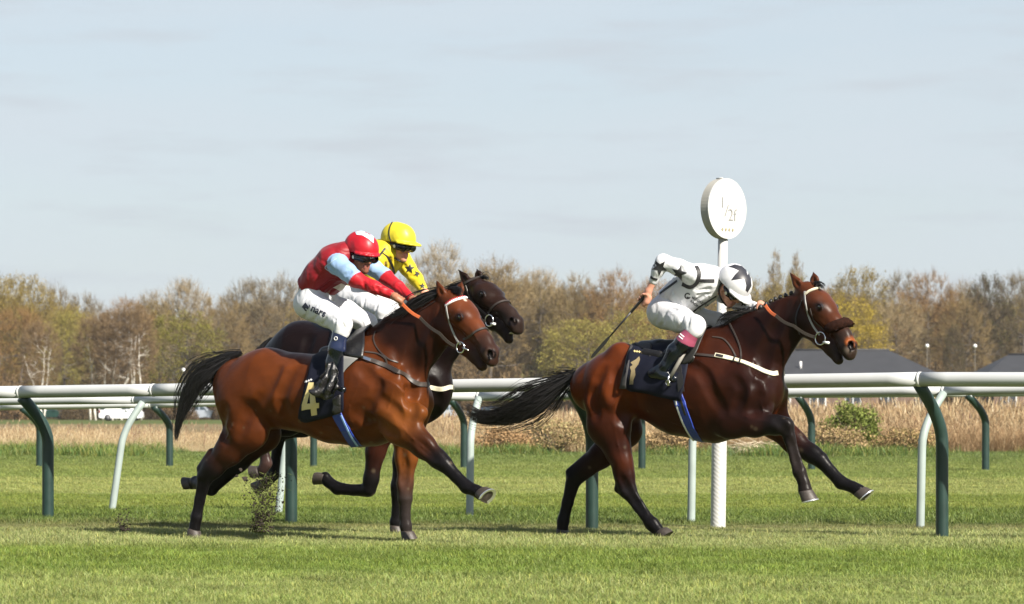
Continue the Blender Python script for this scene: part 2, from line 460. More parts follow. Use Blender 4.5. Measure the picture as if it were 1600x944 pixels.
COATM.node_tree.nodes['Principled BSDF'].inputs['IOR'].default_value = 1.19
class Horse:
    def __init__(self, name, label, px0, yaw, lo, hi, coat, h=0.009):
        self.fr = Frame(at(*px0), yaw); P = self.fr.P0
        self.t = thing('racehorse', label, 'horse', (P[0], P[1], 0.0), R(-yaw), 'racehorses galloping along the rail')
        base = (P[0], P[1], 0.0)
        self.F = Field(base, yaw, lo, hi, h); self.c = coat; self.hooves = []
    def p(self, q): return self.fr.at(q[0], q[1], q[2] if len(q) > 2 else 0)
    def chain(self, pts, k=0.04, cols=None, lat=None):
        """bones through (x, y, s, radius px, lateral ratio) points"""
        for i in range(len(pts) - 1):
            a, b = pts[i], pts[i + 1]; A, B = self.p(a), self.p(b)
            la = a[4] if len(a) > 4 else 1.0; lb = b[4] if len(b) > 4 else 1.0
            ca = cols[i] if cols else None; cb = cols[i + 1] if cols else None
            self.F.cone(A, B, a[3] * mpp(A), b[3] * mpp(B), la, lb, self.fr.n, k, c0=ca, c1=cb)
    def trunk(self, pts, cols, k=0.06):
        q = []
        for (x, y, r, lat) in pts:
            P = self.p((x, y)); q.append((x, y, 0, r, lat / (r * mpp(P))))
        self.chain(q, k, cols)
    def bump(self, x, y, r, out=0.0, k=0.05, l=1.0, c=None, dx=0, dy=0):
        P = self.F.hit(x, y, 20, 27)
        if P is None: return
        rm = r * mpp(P); Q = P - self.fr.n * (rm - out)
        E = Q + self.fr.h * dx * mpp(P) + np.array((0, 0, -dy * mpp(P)))
        self.F.cone(Q, E, rm, rm, k=k, c0=c)
    def groove(self, pts, r, depth, k=0.02):
        """a crease between muscles, following photo pixels on the near side"""
        r *= 1.5; depth *= 0.75; k = 0.035; Q = []
        for (x, y) in catmull(pts, 7):
            P = self.F.hit(x, y, 20, 27)
            if P is not None: Q.append((P, r * mpp(P)))
        for (A, ra), (B, rb) in zip(Q, Q[1:]):
            if np.linalg.norm(A - B) > 0.12: continue
            d = depth * ra / r
            self.F.cone(A + self.fr.n * (ra - d), B + self.fr.n * (rb - d), ra, rb, k=k, op='sub')
    def vein(self, pts, r=0.0045):
        Q = [self.F.hit(x, y, 20, 27) for (x, y) in catmull(pts, 6)]; Q = [q for q in Q if q is not None]
        for A, B in zip(Q, Q[1:]):
            if np.linalg.norm(A - B) < 0.08: self.F.cone(A + self.fr.n * 0.0005, B + self.fr.n * 0.0005, r, r, k=0.007)
    def head(self, poll, nose, yaw, eye, nostril, ears, face, muzzle, mouth=0.0, dark=None, wide=1.0, deep=1.12):
        c = self.c; f = Frame(self.p(poll), yaw); self.hf = f
        P = f.P0; M = f.at(*nose); L = np.linalg.norm(M - P); X = (M - P) / L; Cn = f.n
        Yv = np.cross(Cn, X);
        if Yv[2] < 0: Yv = -Yv
        self.hax = (P, X, Yv, Cn, L)
        def hp(a, b, s=0.0): return P + L * (a * X + (b * 1.16 * (deep if b < -0.15 else 1.0) + 0.01) * Yv + s * 1.12 * Cn)
        self.hp = hp; L0 = L
        F = self.F
        def ch(pts, k, cols):
            for i in range(len(pts) - 1):
                (a0, b0, r0, w0), (a1, b1, r1, w1) = pts[i], pts[i + 1]
                F.cone(hp(a0, b0), hp(a1, b1), r0 * L * 1.2, r1 * L * 1.2, w0 * wide / r0 * .94, w1 * wide / r1 * .94, Cn, k, c0=cols[i], c1=cols[i + 1])
        ch([(0.04, -0.08, 0.12, 0.10), (0.24, -0.055, 0.125, 0.165), (0.36, -0.055, 0.118, 0.155), (0.55, -0.06, 0.098, 0.095), (0.76, -0.065, 0.084, 0.074), (0.91, -0.10, 0.092, 0.092)], 0.02, [face, face, face, face, muzzle, muzzle])
        ch([(0.20, -0.22, 0.155, 0.10), (0.36, -0.215, 0.138, 0.105), (0.55, -0.222, 0.096, 0.078), (0.74, -0.215, 0.073, 0.058), (0.87, -0.232, 0.053, 0.05)], 0.025, [dark or face, dark or face, face, muzzle, muzzle])
        ch([(0.91, -0.11, 0.078, 0.09), (0.985, -0.145, 0.05, 0.075)], 0.02, [muzzle, muzzle])
        ch([(0.80, -0.215 - mouth, 0.048, 0.045), (0.91, -0.235 - mouth, 0.045, 0.052)], 0.012, [muzzle, muzzle])
        for s in (1, -1):
            F.cone(hp(0.20, -0.005, 0.10 * s * wide), hp(0.31, -0.005, 0.12 * s * wide), 0.04 * L, 0.042 * L, k=0.02, c0=face)          # brow
            F.cone(hp(0.36, -0.10, 0.125 * s * wide), hp(0.60, -0.10, 0.078 * s * wide), 0.018 * L, 0.012 * L, k=0.02, c0=face)     # facial crest
            F.ball(hp(0.23, -0.24, 0.075 * s), 0.115 * L, 0.55, Cn, 0.03, c0=dark or face)                              # cheek
            F.ball(hp(0.905, -0.055, 0.066 * s), 0.036 * L, k=0.015, c0=muzzle)                                          # nostril wing
        F.cone(hp(0.78, -0.175, 0.12), hp(0.99, -0.195, 0.09), 0.010 * L, 0.012 * L, k=0.012, op='sub')                   # mouth line, near
        F.cone(hp(0.78, -0.175, -0.12), hp(0.99, -0.195, -0.09), 0.010 * L, 0.012 * L, k=0.012, op='sub')
        if mouth: F.cone(hp(0.93, -0.20 - mouth * 0.4, 0.06), hp(0.93, -0.20 - mouth * 0.4, -0.06), 0.012 * L + mouth * L * .3, 0.012 * L + mouth * L * .3, k=0.01, op='sub')
        self.nost = []; self.eyes = []
        for (px, py, rr, tb, lst, sq, cc) in ((nostril[0], nostril[1], 0.034, 0.0085, self.nost, 0.72, muzzle), (eye[0], eye[1], 0.026, 0.0065, self.eyes, 0.66, dark or face)):
            Pn = F.hit(px, py, 20, 27)
            for s in (1, -1):
                Q = Pn
                if s == -1:
                    Q = Pn - ((Pn - P) @ Cn) * Cn - 0.2 * Cn
                    while F.val(Q) > 0 and (Q - P) @ Cn < 0: Q = Q + 0.004 * Cn
                    if F.val(Q) > 0: continue
                    if lst is self.eyes: lst.append(Q + Cn * 0.006); continue
                    lst.append(Q); continue
                ring = []
                for i in range(11):
                    w = 2 * math.pi * i / 10; ring.append(Q + rr * (math.cos(w) * (X * .92 + Yv * .38) + sq * math.sin(w) * (Yv * .92 - X * .38)) + Cn * s * (0.004 + (0.010 * math.cos(w) if lst is self.nost else 0)))
                for i in range(10): F.cone(ring[i], ring[i + 1], tb, tb, k=0.008, c0=cc)
                lst.append(Q)
            if lst is self.nost:
                for s, Q in zip((1, -1), lst): F.cone(Q + Cn * s * 0.006 - X * 0.014, Q + Cn * s * 0.003 + X * 0.012 - Yv * 0.004, 0.022, 0.025, k=0.006, op='sub')
        for (bx, by, tx, ty, s0, s1) in ears:
            A = f.at(bx, by, s0); B = f.at(tx, ty, s1); m = A + (B - A) * 0.42; ax = f.n
            F.cone(A, m, 0.034, 0.039, 0.62, 0.55, ax, 0.02, c0=face); F.cone(m, B, 0.039, 0.004, 0.55, 0.5, ax, 0.004, c0=face, c1=BLK)
            o = ax * 0.026 * (1 if s0 > -0.02 else 1) + f.h * 0.010
            F.cone(A + (B - A) * 0.30 + o, A + (B - A) * 0.85 + o, 0.020, 0.006, k=0.006, op='sub')
        self.eyepx = eye; self.nosepx = nostril
    def finish(self, it=1, sigma=0.03, colf=None):
        def cf(V, c):
            if colf: c = colf(V, c)
            r_ = np.random.RandomState(31); low = np.argwhere(V[:, 2] < 0.95)[:, 0]      # splashes of mud on legs and belly
            for i in r_.choice(low, 55):
                w = np.clip(1.4 - np.linalg.norm(V - V[i], axis=1) / r_.uniform(0.007, 0.017), 0, 1)[:, None]; c = c * (1 - w * .5) + w * .5 * np.array((0.10, 0.075, 0.05))
            for Q in self.nost: w = np.clip(1.35 - np.linalg.norm(V - Q, axis=1) / 0.031, 0, 1)[:, None]; w = np.clip(w * 3, 0, 1); c = c * (1 - w) + w * np.array((0.006, 0.004, 0.004))
            for Q in self.eyes: w = np.clip(1.5 - np.linalg.norm(V - Q, axis=1) / 0.032, 0, 1)[:, None]; c = c * (1 - w) + w * np.array((0.008, 0.006, 0.006))
            return c
        o, self.S = self.F.build('body', COATM, self.t, it, sigma, cf); self.body = o
        P, X, Y, Cn, L = self.hax
        for s, Q in zip((1, -1), self.eyes):
            q = Vector(Q) - Vector(Cn) * s * 0.012; n = Vector(Cn) * s; m = MB(); V, Fc = [], []
            for i in range(9):
                for j in range(14):
                    a, b = math.pi * i / 8, 2 * math.pi * j / 14
                    V.append(q + Vector(X) * 0.027 * math.sin(a) * math.cos(b) + Vector(Y) * 0.021 * math.sin(a) * math.sin(b) + n * 0.022 * math.cos(a))
            for i in range(8):
                for j in range(14): Fc.append((i * 14 + j, i * 14 + (j + 1) % 14, (i + 1) * 14 + (j + 1) % 14, (i + 1) * 14 + j))
            m.add(V, Fc); m.link('eye', EYEM, self.t)
    def hoof(self, cor, sole, toe, s, wr=0.060, shoe=True, ds=0.0):
        """coronet centre, sole centre and toe direction in photo pixels at offset s"""
        C = self.fr.at(cor[0], cor[1], s); S = self.fr.at(sole[0], sole[1], s + ds); T = self.fr.at(toe[0], toe[1], s + ds) - S
        a = S - C; a = a / np.linalg.norm(a); T = T - a * (T @ a); T = T / np.linalg.norm(T); b = np.cross(a, T); n = 20
        m = MB(); V, Fc = [], []
        prof = [(-0.10, 0.74, 0.76, -0.006), (0.0, 0.90, 0.90, -0.002), (0.12, 0.98, 0.96, 0.0), (0.55, 1.07, 1.03, 0.006), (1.0, 1.14, 1.08, 0.014)]
        H = np.linalg.norm(S - C)
        for (f, lt, lw, off) in prof:
            for k in range(n):
                w = 2 * math.pi * k / n; x = math.cos(w); y = math.sin(w)
                if x < -0.55: x = -0.55 - (x + 0.55) * -0.25
                V.append(C + a * H * f + T * (wr * lt * x + off) + b * wr * lw * y * 0.92)
        for i in range(len(prof) - 1):
            for k in range(n): Fc.append((i * n + k, i * n + (k + 1) % n, (i + 1) * n + (k + 1) % n, (i + 1) * n + k))
        m.add(V, Fc)
        # concave sole with a frog
        ring = V[-n:]; c0 = sum((np.array(v) for v in ring), np.zeros(3)) / n - a * 0.012
        m.add(ring + [c0], [(k, (k + 1) % n, n) for k in range(n)])
        m.add([c0 - a * 0.002 + T * wr * 0.5, c0 + a * 0.010 - T * wr * 0.5 + b * wr * 0.35, c0 + a * 0.010 - T * wr * 0.5 - b * wr * 0.35, c0 + a * 0.012 - T * wr * 0.2], [(0, 1, 3), (0, 3, 2), (1, 2, 3)])
        o = m.link('hoof', HOOFM, self.t)
        if shoe:
            m = MB(); sh = []
            for k in range(17):
                w = R(-125 + 250 * k / 16); x = max(math.cos(w), -0.6); y = math.sin(w); q = C + a * (H + 0.0035) + T * (wr * 1.14 * x + 0.014) + b * wr * 1.08 * y * 0.92
                sh.append((q, (q - c0) / np.linalg.norm(q - c0)))
            V, Fc = [], []
            for (q, d) in sh: V += [q + d * 0.002, q - d * 0.020, q - d * 0.020 - a * 0.007, q + d * 0.002 - a * 0.007]
            for i in range(16):
                for k in range(4): Fc.append((4 * i + k, 4 * i + (k + 1) % 4, 4 * i + 4 + (k + 1) % 4, 4 * i + 4 + k))
            Fc += [(0, 1, 2, 3), (64, 67, 66, 65)]
            m.add(V, Fc); link('horseshoe', m.V, m.F, SHOE, o, smooth=False)
    def hair(self, name, curve, n, seed, rad=(0.0031, 0.0006), lenv=0.25, m=None, stray=0.06, segs=9):
        """locks along a core curve of (x, y, s, spread px): many tapered strands"""
        r = np.random.RandomState(seed); mb = MB(); K = [self.fr.at(c[0], c[1], c[2]) for c in curve]
        D = catmull([tuple(k) for k in K], 0.03); sp = np.interp(np.linspace(0, 1, len(D)), np.linspace(0, 1, len(curve)), [c[3] * mpp(K[0]) for c in curve])
        D = np.array(D); nD = len(D)
        for i in range(n):
            an = r.uniform(0, 2 * math.pi); rr = r.uniform(0, 1) ** 0.72; wild = r.uniform() < stray
            if wild: rr = r.uniform(0.9, 1.5)
            t0 = r.uniform(0, 0.45) if rr > 0.3 else r.uniform(0, 0.3); t1 = min(r.uniform(0.72, 1.0), t0 + r.uniform(0.45, 0.9)); ph = r.uniform(0, 6.28); am = r.uniform(0.0, 0.30)
            pts = []
            for j in range(segs):
                t = t0 + (t1 - t0) * j / (segs - 1); x = t * (nD - 1); k = min(int(x), nD - 2); c = D[k] + (D[k + 1] - D[k]) * (x - k)
                tg = D[k + 1] - D[k]; tg = tg / np.linalg.norm(tg); u = np.cross(tg, self.fr.n); u /= np.linalg.norm(u); v = np.cross(u, tg)
                s = np.interp(x, np.arange(nD), sp) * (0.55 + 0.45 * j / (segs - 1) if not wild else 0.7 + 0.75 * j / (segs - 1))
                a2 = an + am * math.sin(ph + 3 * t * 3)
                pts.append(c + (u * math.cos(a2) + v * math.sin(a2) * 0.75) * rr * s + r.normal(size=3) * 0.0045 * (j / segs))
            mb.tube(pts, [rad[0] + (rad[1] - rad[0]) * j / (segs - 1) for j in range(segs)], 3, cap=False)
        return mb.link(name, m or HAIRM, self.t)
    def ring(self, name, cx, cy, r, wr, m, squash=1.0, tilt=0.0, lift=0.012, parent=None):
        """a metal ring lying against the surface at a photo pixel"""
        p, n = self.sp(cx, cy); n = Vector(self.hf.n); p = p + n * lift; P, X, Y, Cn, L = self.hax; u = Vector(X); u = (u - n * u.dot(n)).normalized(); w = n.cross(u); k = r * mpp(p)
        pts = [p + u * k * math.cos(a) + w * k * math.sin(a) for a in [2 * math.pi * i / 20 for i in range(21)]]
        mb = MB(); mb.tube(pts, wr, 6, cap=False); return mb.link(name, m, parent or self.t)
    def sp(self, x, y):
        p, n = self.S.cam(x, y)
        if p is None: p, n = self.S.near(self.hf.at(x, y, 0.05)); 
        return p, n
    def drape(self, name, top, bottom, m, nu=16, nv=14, lift=0.012, far=True, thick=0.006, wave=0.0, seed=3, parent=None):
        """cloth over the back: near side laid along photo pixels, far side mirrored"""
        T = catmull(top, 0.5); B = catmull(bottom, 0.5); r = np.random.RandomState(seed)
        T = [T[int(round(i * (len(T) - 1) / nu))] for i in range(nu + 1)]; B = [B[int(round(i * (len(B) - 1) / nu))] for i in range(nu + 1)]
        n3 = Vector(self.fr.n); P0 = Vector(self.fr.P0); rows = []
        ph = r.uniform(0, 6, 4)
        for j in range(nv + 1):
            row = []
            for i in range(nu + 1):
                q = T[i] + (B[i] - T[i]) * j / nv; p, nn = self.S.cam(q[0], q[1])
                if p is None:
                    p, nn = self.S.near(self.fr.at(q[0], q[1], 0.02))
                w = wave * (math.sin(i * 0.9 + ph[0] + j * 0.35) + 0.6 * math.sin(j * 1.1 + ph[1] + i * 0.5)) * (0.3 + 0.7 * j / nv)
                row.append(p + nn * (lift + w + abs(wave)))
            rows.append(row)
        if far:
            fars = []
            for j in range(nv + 1):
                row = []
                for i in range(nu + 1):
                    p = rows[j][i]; s = (p - P0).dot(n3); q, nn = self.S.ray(p - n3 * (s + 1.2), n3)
                    if q is None: q = p - n3 * 2 * s; nn = -n3
                    row.append(q + nn * lift)
                fars.append(row)
            rid = []
            for i in range(nu + 1):
                a, b = rows[0][i], fars[0][i]; mid = (a + b) / 2; q, nn = self.S.ray(mid + Vector((0, 0, 0.6)), (0, 0, -1))
                rid.append((q if q is not None else mid) + Vector((0, 0, lift + 0.004)))
            rows = fars[::-1] + [rid] + rows
        V = [p for row in rows for p in row]; w = nu + 1
        Fc = [(j * w + i, (j + 1) * w + i, (j + 1) * w + i + 1, j * w + i + 1) for j in range(len(rows) - 1) for i in range(nu)]
        o = link(name, V, Fc, m, parent or self.t); sd = o.modifiers.new('thickness', 'SOLIDIFY'); sd.thickness = thick; sd.offset = 0
        return o, Surf(V, Fc)

# ------------------------------------------------------------------ the leader (number 1)
def horse_one():
    cb = (0.0780, 0.0175, 0.0045); cn = (0.0105, 0.0033, 0.0023); cd_ = (0.0312, 0.0082, 0.0037); cleg = (0.0187, 0.0055, 0.0037)
    H = Horse('racehorse', 'dark bay racehorse leading at the right with a brown sheepskin noseband', (1060, 600, 23.2), 28, (-1.05, -0.75, -0.02), (1.45, 0.75, 2.1), None)
    H.trunk([(932, 605, 41, 0.20), (966, 602, 55, 0.265), (1012, 597, 54, 0.265), (1064, 608, 70, 0.28), (1118, 606, 83, 0.27), (1172, 606, 55, 0.20)], [cb, cb, cb, cd_, cd_, cn])
    H.chain([(1163, 577, 0, 65, 0.48), (1188, 541, 0, 46, 0.46), (1221, 508, 0, 34, 0.48), (1254, 481, 0, 27, 0.54)], 0.05, [cd_, cn, cn, cn])
    H.chain([(1110, 545, 0, 27, 0.7), (1165, 520, 0, 26, 0.5)], 0.06, [cd_, cn])                          # withers
    # near hind
    H.chain([(955, 612, 0.13, 42, 0.7), (952, 664, 0.15, 35, 0.62), (965, 702, 0.15, 20, 0.72), (975, 740, 0.15, 15, 0.75), (980, 764, 0.15, 15.5, 0.75)], 0.04, [cb, cd_, cleg, cleg, BLK])
    H.chain([(966, 764, 0.15, 7, 0.8), (978, 740, 0.15, 8, 0.8)], 0.02, [BLK, BLK])
    H.chain([(981, 766, 0.15, 13, 0.75), (998, 791, 0.15, 9.5, 0.72), (1015, 815, 0.15, 9.5, 0.8), (1019, 819, 0.15, 11, 0.8), (1031, 832, 0.15, 9.5, 0.9)], 0.015, [BLK] * 5)
    H.bump(970, 722, 12, 0.008, c=cb)
    # far hind
    H.chain([(962, 625, -0.12, 42, 0.7), (976, 672, -0.13, 27, 0.7), (940, 711, -0.13, 19, 0.75), (900, 745, -0.13, 14, 0.75)], 0.035, [cb, cd_, cleg, BLK])
    H.chain([(890, 738, -0.13, 7, 0.8), (918, 716, -0.13, 8, 0.8)], 0.02, [BLK, cleg])
    H.chain([(896, 750, -0.13, 12.5, 0.75), (887, 785, -0.13, 9.2, 0.72), (880, 814, -0.13, 9.5, 0.8), (878, 832, -0.13, 9.5, 0.9)], 0.015, [BLK] * 4)
    # near fore
    cf = (0.0172, 0.0055, 0.0039)
    H.chain([(1160, 612, 0.14, 44, 0.55), (1142, 655, 0.15, 29, 0.6), (1180, 662, 0.16, 20, 0.75), (1212, 664, 0.17, 14.5, 0.85), (1227, 665, 0.17, 14, 0.95)], 0.035, [cn, cf, cf, BLK, BLK])
    H.chain([(1228, 667, 0.17, 13, 0.95), (1234, 686, 0.17, 9.6, 0.85), (1243, 718, 0.17, 9, 0.8), (1249, 737, 0.17, 10.8, 0.85), (1256, 755, 0.17, 9.3, 0.9), (1258, 766, 0.17, 11.5, 0.95)], 0.012, [(0.0125, 0.0094, 0.0086)] * 6)
    # far fore
    H.chain([(1195, 625, -0.13, 42, 0.55), (1207, 657, -0.14, 25, 0.65), (1240, 690, -0.14, 18, 0.75), (1268, 709, -0.14, 13.5, 0.85), (1281, 718, -0.14, 13, 0.95)], 0.035, [cd_, cb, cleg, BLK, BLK])
    H.chain([(1282, 719, -0.14, 12, 0.95), (1298, 737, -0.14, 9.6, 0.8), (1314, 754, -0.14, 10.6, 0.85), (1334, 762, -0.14, 9.2, 0.9), (1342, 767, -0.14, 11, 0.95)], 0.012, [BLK] * 5)
    H.head((1264, 447), (1341, 541), 44, (1280, 479), (1331, 540),
           [(1254, 455, 1233, 424, 0.045, 0.07), (1274, 447, 1271, 424, -0.065, -0.075)], (0.068, 0.020, 0.0085), (0.020, 0.012, 0.0095), dark=(0.010, 0.005, 0.004), deep=1.16)
    # muscles of the near side
    for b in [(1172, 618, 26, 0.003), (1146, 590, 28, 0.004), (1118, 600, 28, 0.004), (948, 612, 22, 0.009), (955, 630, 15, 0.010), (925, 630, 18, 0.006), (960, 560, 26, 0.006), (1195, 640, 10, 0.006)]:
        H.bump(*b, k=0.04)
    for g, r_, d_ in [([(962, 575), (964, 600), (958, 622)], 6, 0.006), ([(942, 575), (930, 600), (926, 625), (930, 648)], 7, 0.006), ([(1062, 560), (1098, 580), (1112, 610), (1128, 640)], 8, 0.006),
                      ([(1150, 590), (1160, 612), (1150, 640)], 6, 0.004), ([(1186, 600), (1190, 620), (1182, 640)], 7, 0.006), ([(978, 600), (985, 625), (980, 655)], 8, 0.007),
                      ([(1228, 470), (1215, 505), (1200, 545), (1196, 575)], 9, 0.004), ([(1216, 655), (1228, 672), (1226, 685)], 4, 0.004), ([(1238, 690), (1248, 728)], 2.5, 0.003), ([(970, 745), (985, 770), (1003, 798)], 3, 0.003)]:
        H.groove(g, r_, d_)
    for v in ([(1120, 660), (1080, 668), (1040, 655)], [(1196, 600), (1188, 625), (1194, 645)], [(1160, 650), (1180, 656), (1205, 660)], [(1292, 492), (1298, 505), (1306, 516)], [(1175, 560), (1182, 580), (1178, 596)], [(958, 660), (964, 690), (972, 720)], [(1084, 640), (1050, 630), (1030, 640)]): H.vein(v)
    P, X, Y, Cn, L = H.hax
    def colf(V, c):
        q = (V - P) / L; a = q @ X; b = q @ Y
        w = np.clip(1 - np.hypot((a - 0.93) / 0.10, (b - 0.0) / 0.075), 0, 1)[:, None] * 1.6; w = np.clip(w, 0, 1); c = c * (1 - w) + w * np.array((0.17, 0.046, 0.011))     # tan nose
        w = np.clip(1 - np.hypot((a - 0.97) / 0.055, (b + 0.095) / 0.055), 0, 1)[:, None]; c = c * (1 - w) + w * np.array((0.10, 0.078, 0.064))
        return c
    H.finish(colf=colf)
    H.hoof((1258, 767), (1262, 784), (1271, 789), 0.17, 0.058); H.hoof((1343, 768), (1351, 778), (1368, 772), -0.14, 0.060)
    H.hoof((1033, 829), (1039, 839), (1048, 841), 0.15, 0.054, False); H.hoof((878, 828), (878, 839), (888, 840), -0.13, 0.052, False)
    H.hair('tail', [(908, 578, 0, 6), (893, 590, 0.02, 13), (868, 606, 0.05, 22), (838, 627, 0.07, 27), (806, 643, 0.08, 26), (775, 652, 0.09, 20), (752, 652, 0.1, 14), (733, 643, 0.1, 12), (722, 634, 0.1, 12)], 1500, 5)
    H.hair('tail_feathering', [(900, 582, 0.02, 8), (875, 588, 0.02, 14), (852, 590, 0, 16), (842, 582, 0, 18)], 46, 6, rad=(0.003, 0.0007))
    # plaited mane: little rolled plaits along the crest
    cr = catmull([(1245, 449), (1231, 453), (1214, 463), (1197, 476), (1180, 484), (1163, 490), (1146, 498)], 1.0)
    for i in range(13):
        q = cr[int(i * (len(cr) - 1) / 12)]; p = H.fr.at(q[0], q[1] - 1.5, 0.0); hz = H.S.ray(p + np.array((0, 0, 0.4)), (0, 0, -1))[0]; p = p if hz is None else np.array(hz) + np.array((0, 0, 0.010)); mb = MB(); k = 0.016 if i < 7 else 0.021
        n1 = 7; V, Fc = [], []; a0 = nrs.uniform(0, 6)
        for a in range(n1):
            for b in range(9):
                th, ph = math.pi * a / (n1 - 1), 2 * math.pi * b / 9; rr = k * (1 + 0.16 * math.sin(3 * ph + a0 + 2 * th))
                V.append((p[0] + rr * math.sin(th) * math.cos(ph), p[1] + rr * math.sin(th) * math.sin(ph), p[2] + rr * 1.1 * math.cos(th)))
        for a in range(n1 - 1):
            for b in range(9): Fc.append((a * 9 + b, a * 9 + (b + 1) % 9, (a + 1) * 9 + (b + 1) % 9, (a + 1) * 9 + b))
        mb.add(V, Fc); mb.link('mane_plait', HAIRM, H.t)
    H.hair('mane', [(1178, 486, 0.01, 5), (1160, 490, 0.03, 8), (1142, 494, 0.05, 10), (1128, 502, 0.06, 10), (1122, 512, 0.06, 6)], 130, 9, rad=(0.004, 0.001))
    H.hair('forelock', [(1266, 446, 0, 7), (1275, 443, 0.02, 8), (1285, 446, 0.05, 6), (1290, 452, 0.06, 2)], 38, 10, rad=(0.0034, 0.0008))
    return H

def horse_four():
    cb = (0.0737, 0.0191, 0.0047); cn = (0.0126, 0.0041, 0.0027); cd_ = (0.0547, 0.0144, 0.0043); co = (0.1158, 0.0351, 0.0074); cl = (0.0351, 0.0109, 0.0047)  # cn: neck coat darkened, shade on the neck painted into its colour
    H = Horse('racehorse', 'bright bay racehorse wearing number 4, nearest to the camera at the left', (500, 610, 22.9), 28, (-1.45, -0.75, -0.02), (1.55, 0.75, 2.1), None)
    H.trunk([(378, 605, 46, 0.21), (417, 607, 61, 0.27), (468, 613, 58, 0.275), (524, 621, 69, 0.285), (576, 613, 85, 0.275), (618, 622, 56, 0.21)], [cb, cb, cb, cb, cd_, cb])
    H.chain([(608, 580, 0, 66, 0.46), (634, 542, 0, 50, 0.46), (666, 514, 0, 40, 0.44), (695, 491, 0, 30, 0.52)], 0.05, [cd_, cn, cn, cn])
    H.chain([(562, 556, 0, 27, 0.7), (612, 535, 0, 30, 0.5)], 0.06, [cd_, cn])
    # near hind, still on the ground
    H.chain([(380, 625, 0.13, 48, 0.68), (384, 668, 0.15, 38, 0.62), (360, 702, 0.15, 23, 0.72), (333, 730, 0.15, 16, 0.75), (321, 744, 0.15, 14, 0.75)], 0.04, [cb, cd_, cl, BLK, BLK])
    H.chain([(313, 732, 0.15, 6.5, 0.8), (331, 708, 0.15, 8, 0.8)], 0.02, [BLK, cl])
    H.chain([(320, 746, 0.15, 12, 0.75), (312, 782, 0.15, 8.6, 0.72), (307, 808, 0.15, 9.2, 0.8), (303, 831, 0.15, 9.5, 0.9)], 0.015, [BLK] * 4)
    # far hind, trailing
    H.chain([(398, 640, -0.13, 40, 0.7), (412, 678, -0.13, 27, 0.7), (372, 720, -0.14, 17, 0.75), (331, 761, -0.14, 11.5, 0.8)], 0.035, [cd_, cl, BLK, BLK])
    H.chain([(330, 764, -0.14, 11.5, 0.8), (318, 760, -0.27, 9, 0.8), (306, 754, -0.38, 10, 0.9), (300, 756, -0.40, 9, 0.9)], 0.012, [BLK] * 4)
    # near fore, reaching forward
    H.chain([(606, 620, 0.15, 50, 0.55), (626, 662, 0.16, 32, 0.62), (662, 697, 0.17, 18.5, 0.75), (684, 717, 0.17, 14, 0.85), (694, 725, 0.17, 13.5, 0.95)], 0.035, [cb, co, cl, BLK, BLK])
    H.chain([(695, 726, 0.17, 12.5, 0.95), (712, 744, 0.17, 9.8, 0.8), (729, 761, 0.17, 10.8, 0.85), (744, 767, 0.17, 9.4, 0.9), (751, 771, 0.17, 11, 0.95)], 0.012, [BLK] * 5)
    # far fore, standing
    H.chain([(640, 632, -0.12, 42, 0.55), (637, 680, -0.12, 24, 0.75), (635, 715, -0.11, 17.5, 0.8), (633, 755, -0.11, 12, 0.9), (633, 778, -0.11, 12.2, 0.95)], 0.035, [co, co, co, (0.0468, 0.0203, 0.0125), (0.0203, 0.0156, 0.0140)])
    H.chain([(633, 780, -0.11, 11, 0.95), (633, 806, -0.11, 8.4, 0.85), (634, 822, -0.11, 9.6, 0.85), (636, 836, -0.11, 9, 0.9)], 0.012, [(0.0172, 0.0133, 0.0125)] * 4)
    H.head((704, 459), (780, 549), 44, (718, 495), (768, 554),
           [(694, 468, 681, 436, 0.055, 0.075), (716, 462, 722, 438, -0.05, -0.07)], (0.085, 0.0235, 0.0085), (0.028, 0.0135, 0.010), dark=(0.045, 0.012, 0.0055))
    for b in [(640, 645, 15, 0.006), (612, 600, 24, 0.008), (590, 640, 18, 0.008), (628, 640, 14, 0.006), (600, 560, 16, 0.006), (400, 620, 26, 0.008), (365, 640, 24, 0.008), (440, 590, 18, 0.006), (655, 645, 10, 0.01)]:
        H.bump(*b, k=0.045)
    for g, r_, d_ in [([(436, 572), (426, 592), (412, 620), (390, 650), (376, 682)], 8, 0.008), ([(455, 580), (440, 620), (445, 650)], 9, 0.005), ([(570, 575), (590, 600), (580, 630), (560, 650)], 8, 0.006),
                      ([(605, 570), (640, 590), (655, 610)], 8, 0.007), ([(645, 610), (648, 640), (640, 662)], 6, 0.010), ([(598, 625), (620, 640), (630, 655)], 6, 0.006), ([(570, 655), (600, 672), (615, 680)], 8, 0.006),
                      ([(672, 480), (660, 515), (648, 550), (650, 585)], 9, 0.004), ([(628, 700), (634, 735), (633, 760)], 4, 0.004), ([(350, 640), (345, 665), (352, 690)], 7, 0.005), ([(655, 690), (680, 716)], 4, 0.003), ([(316, 755), (309, 800)], 2.5, 0.003)]:
        H.groove(g, r_, d_)
    for v in ([(590, 660), (550, 672), (510, 664)], [(640, 600), (632, 625), (640, 645)], [(628, 668), (650, 690), (672, 708)], [(736, 512), (742, 524), (748, 536)], [(615, 610), (605, 640), (590, 655)], [(366, 660), (352, 690), (338, 716)], [(560, 600), (545, 640), (552, 665)], [(634, 690), (631, 720), (632, 750)]): H.vein(v)
    P, X, Y, Cn, L = H.hax
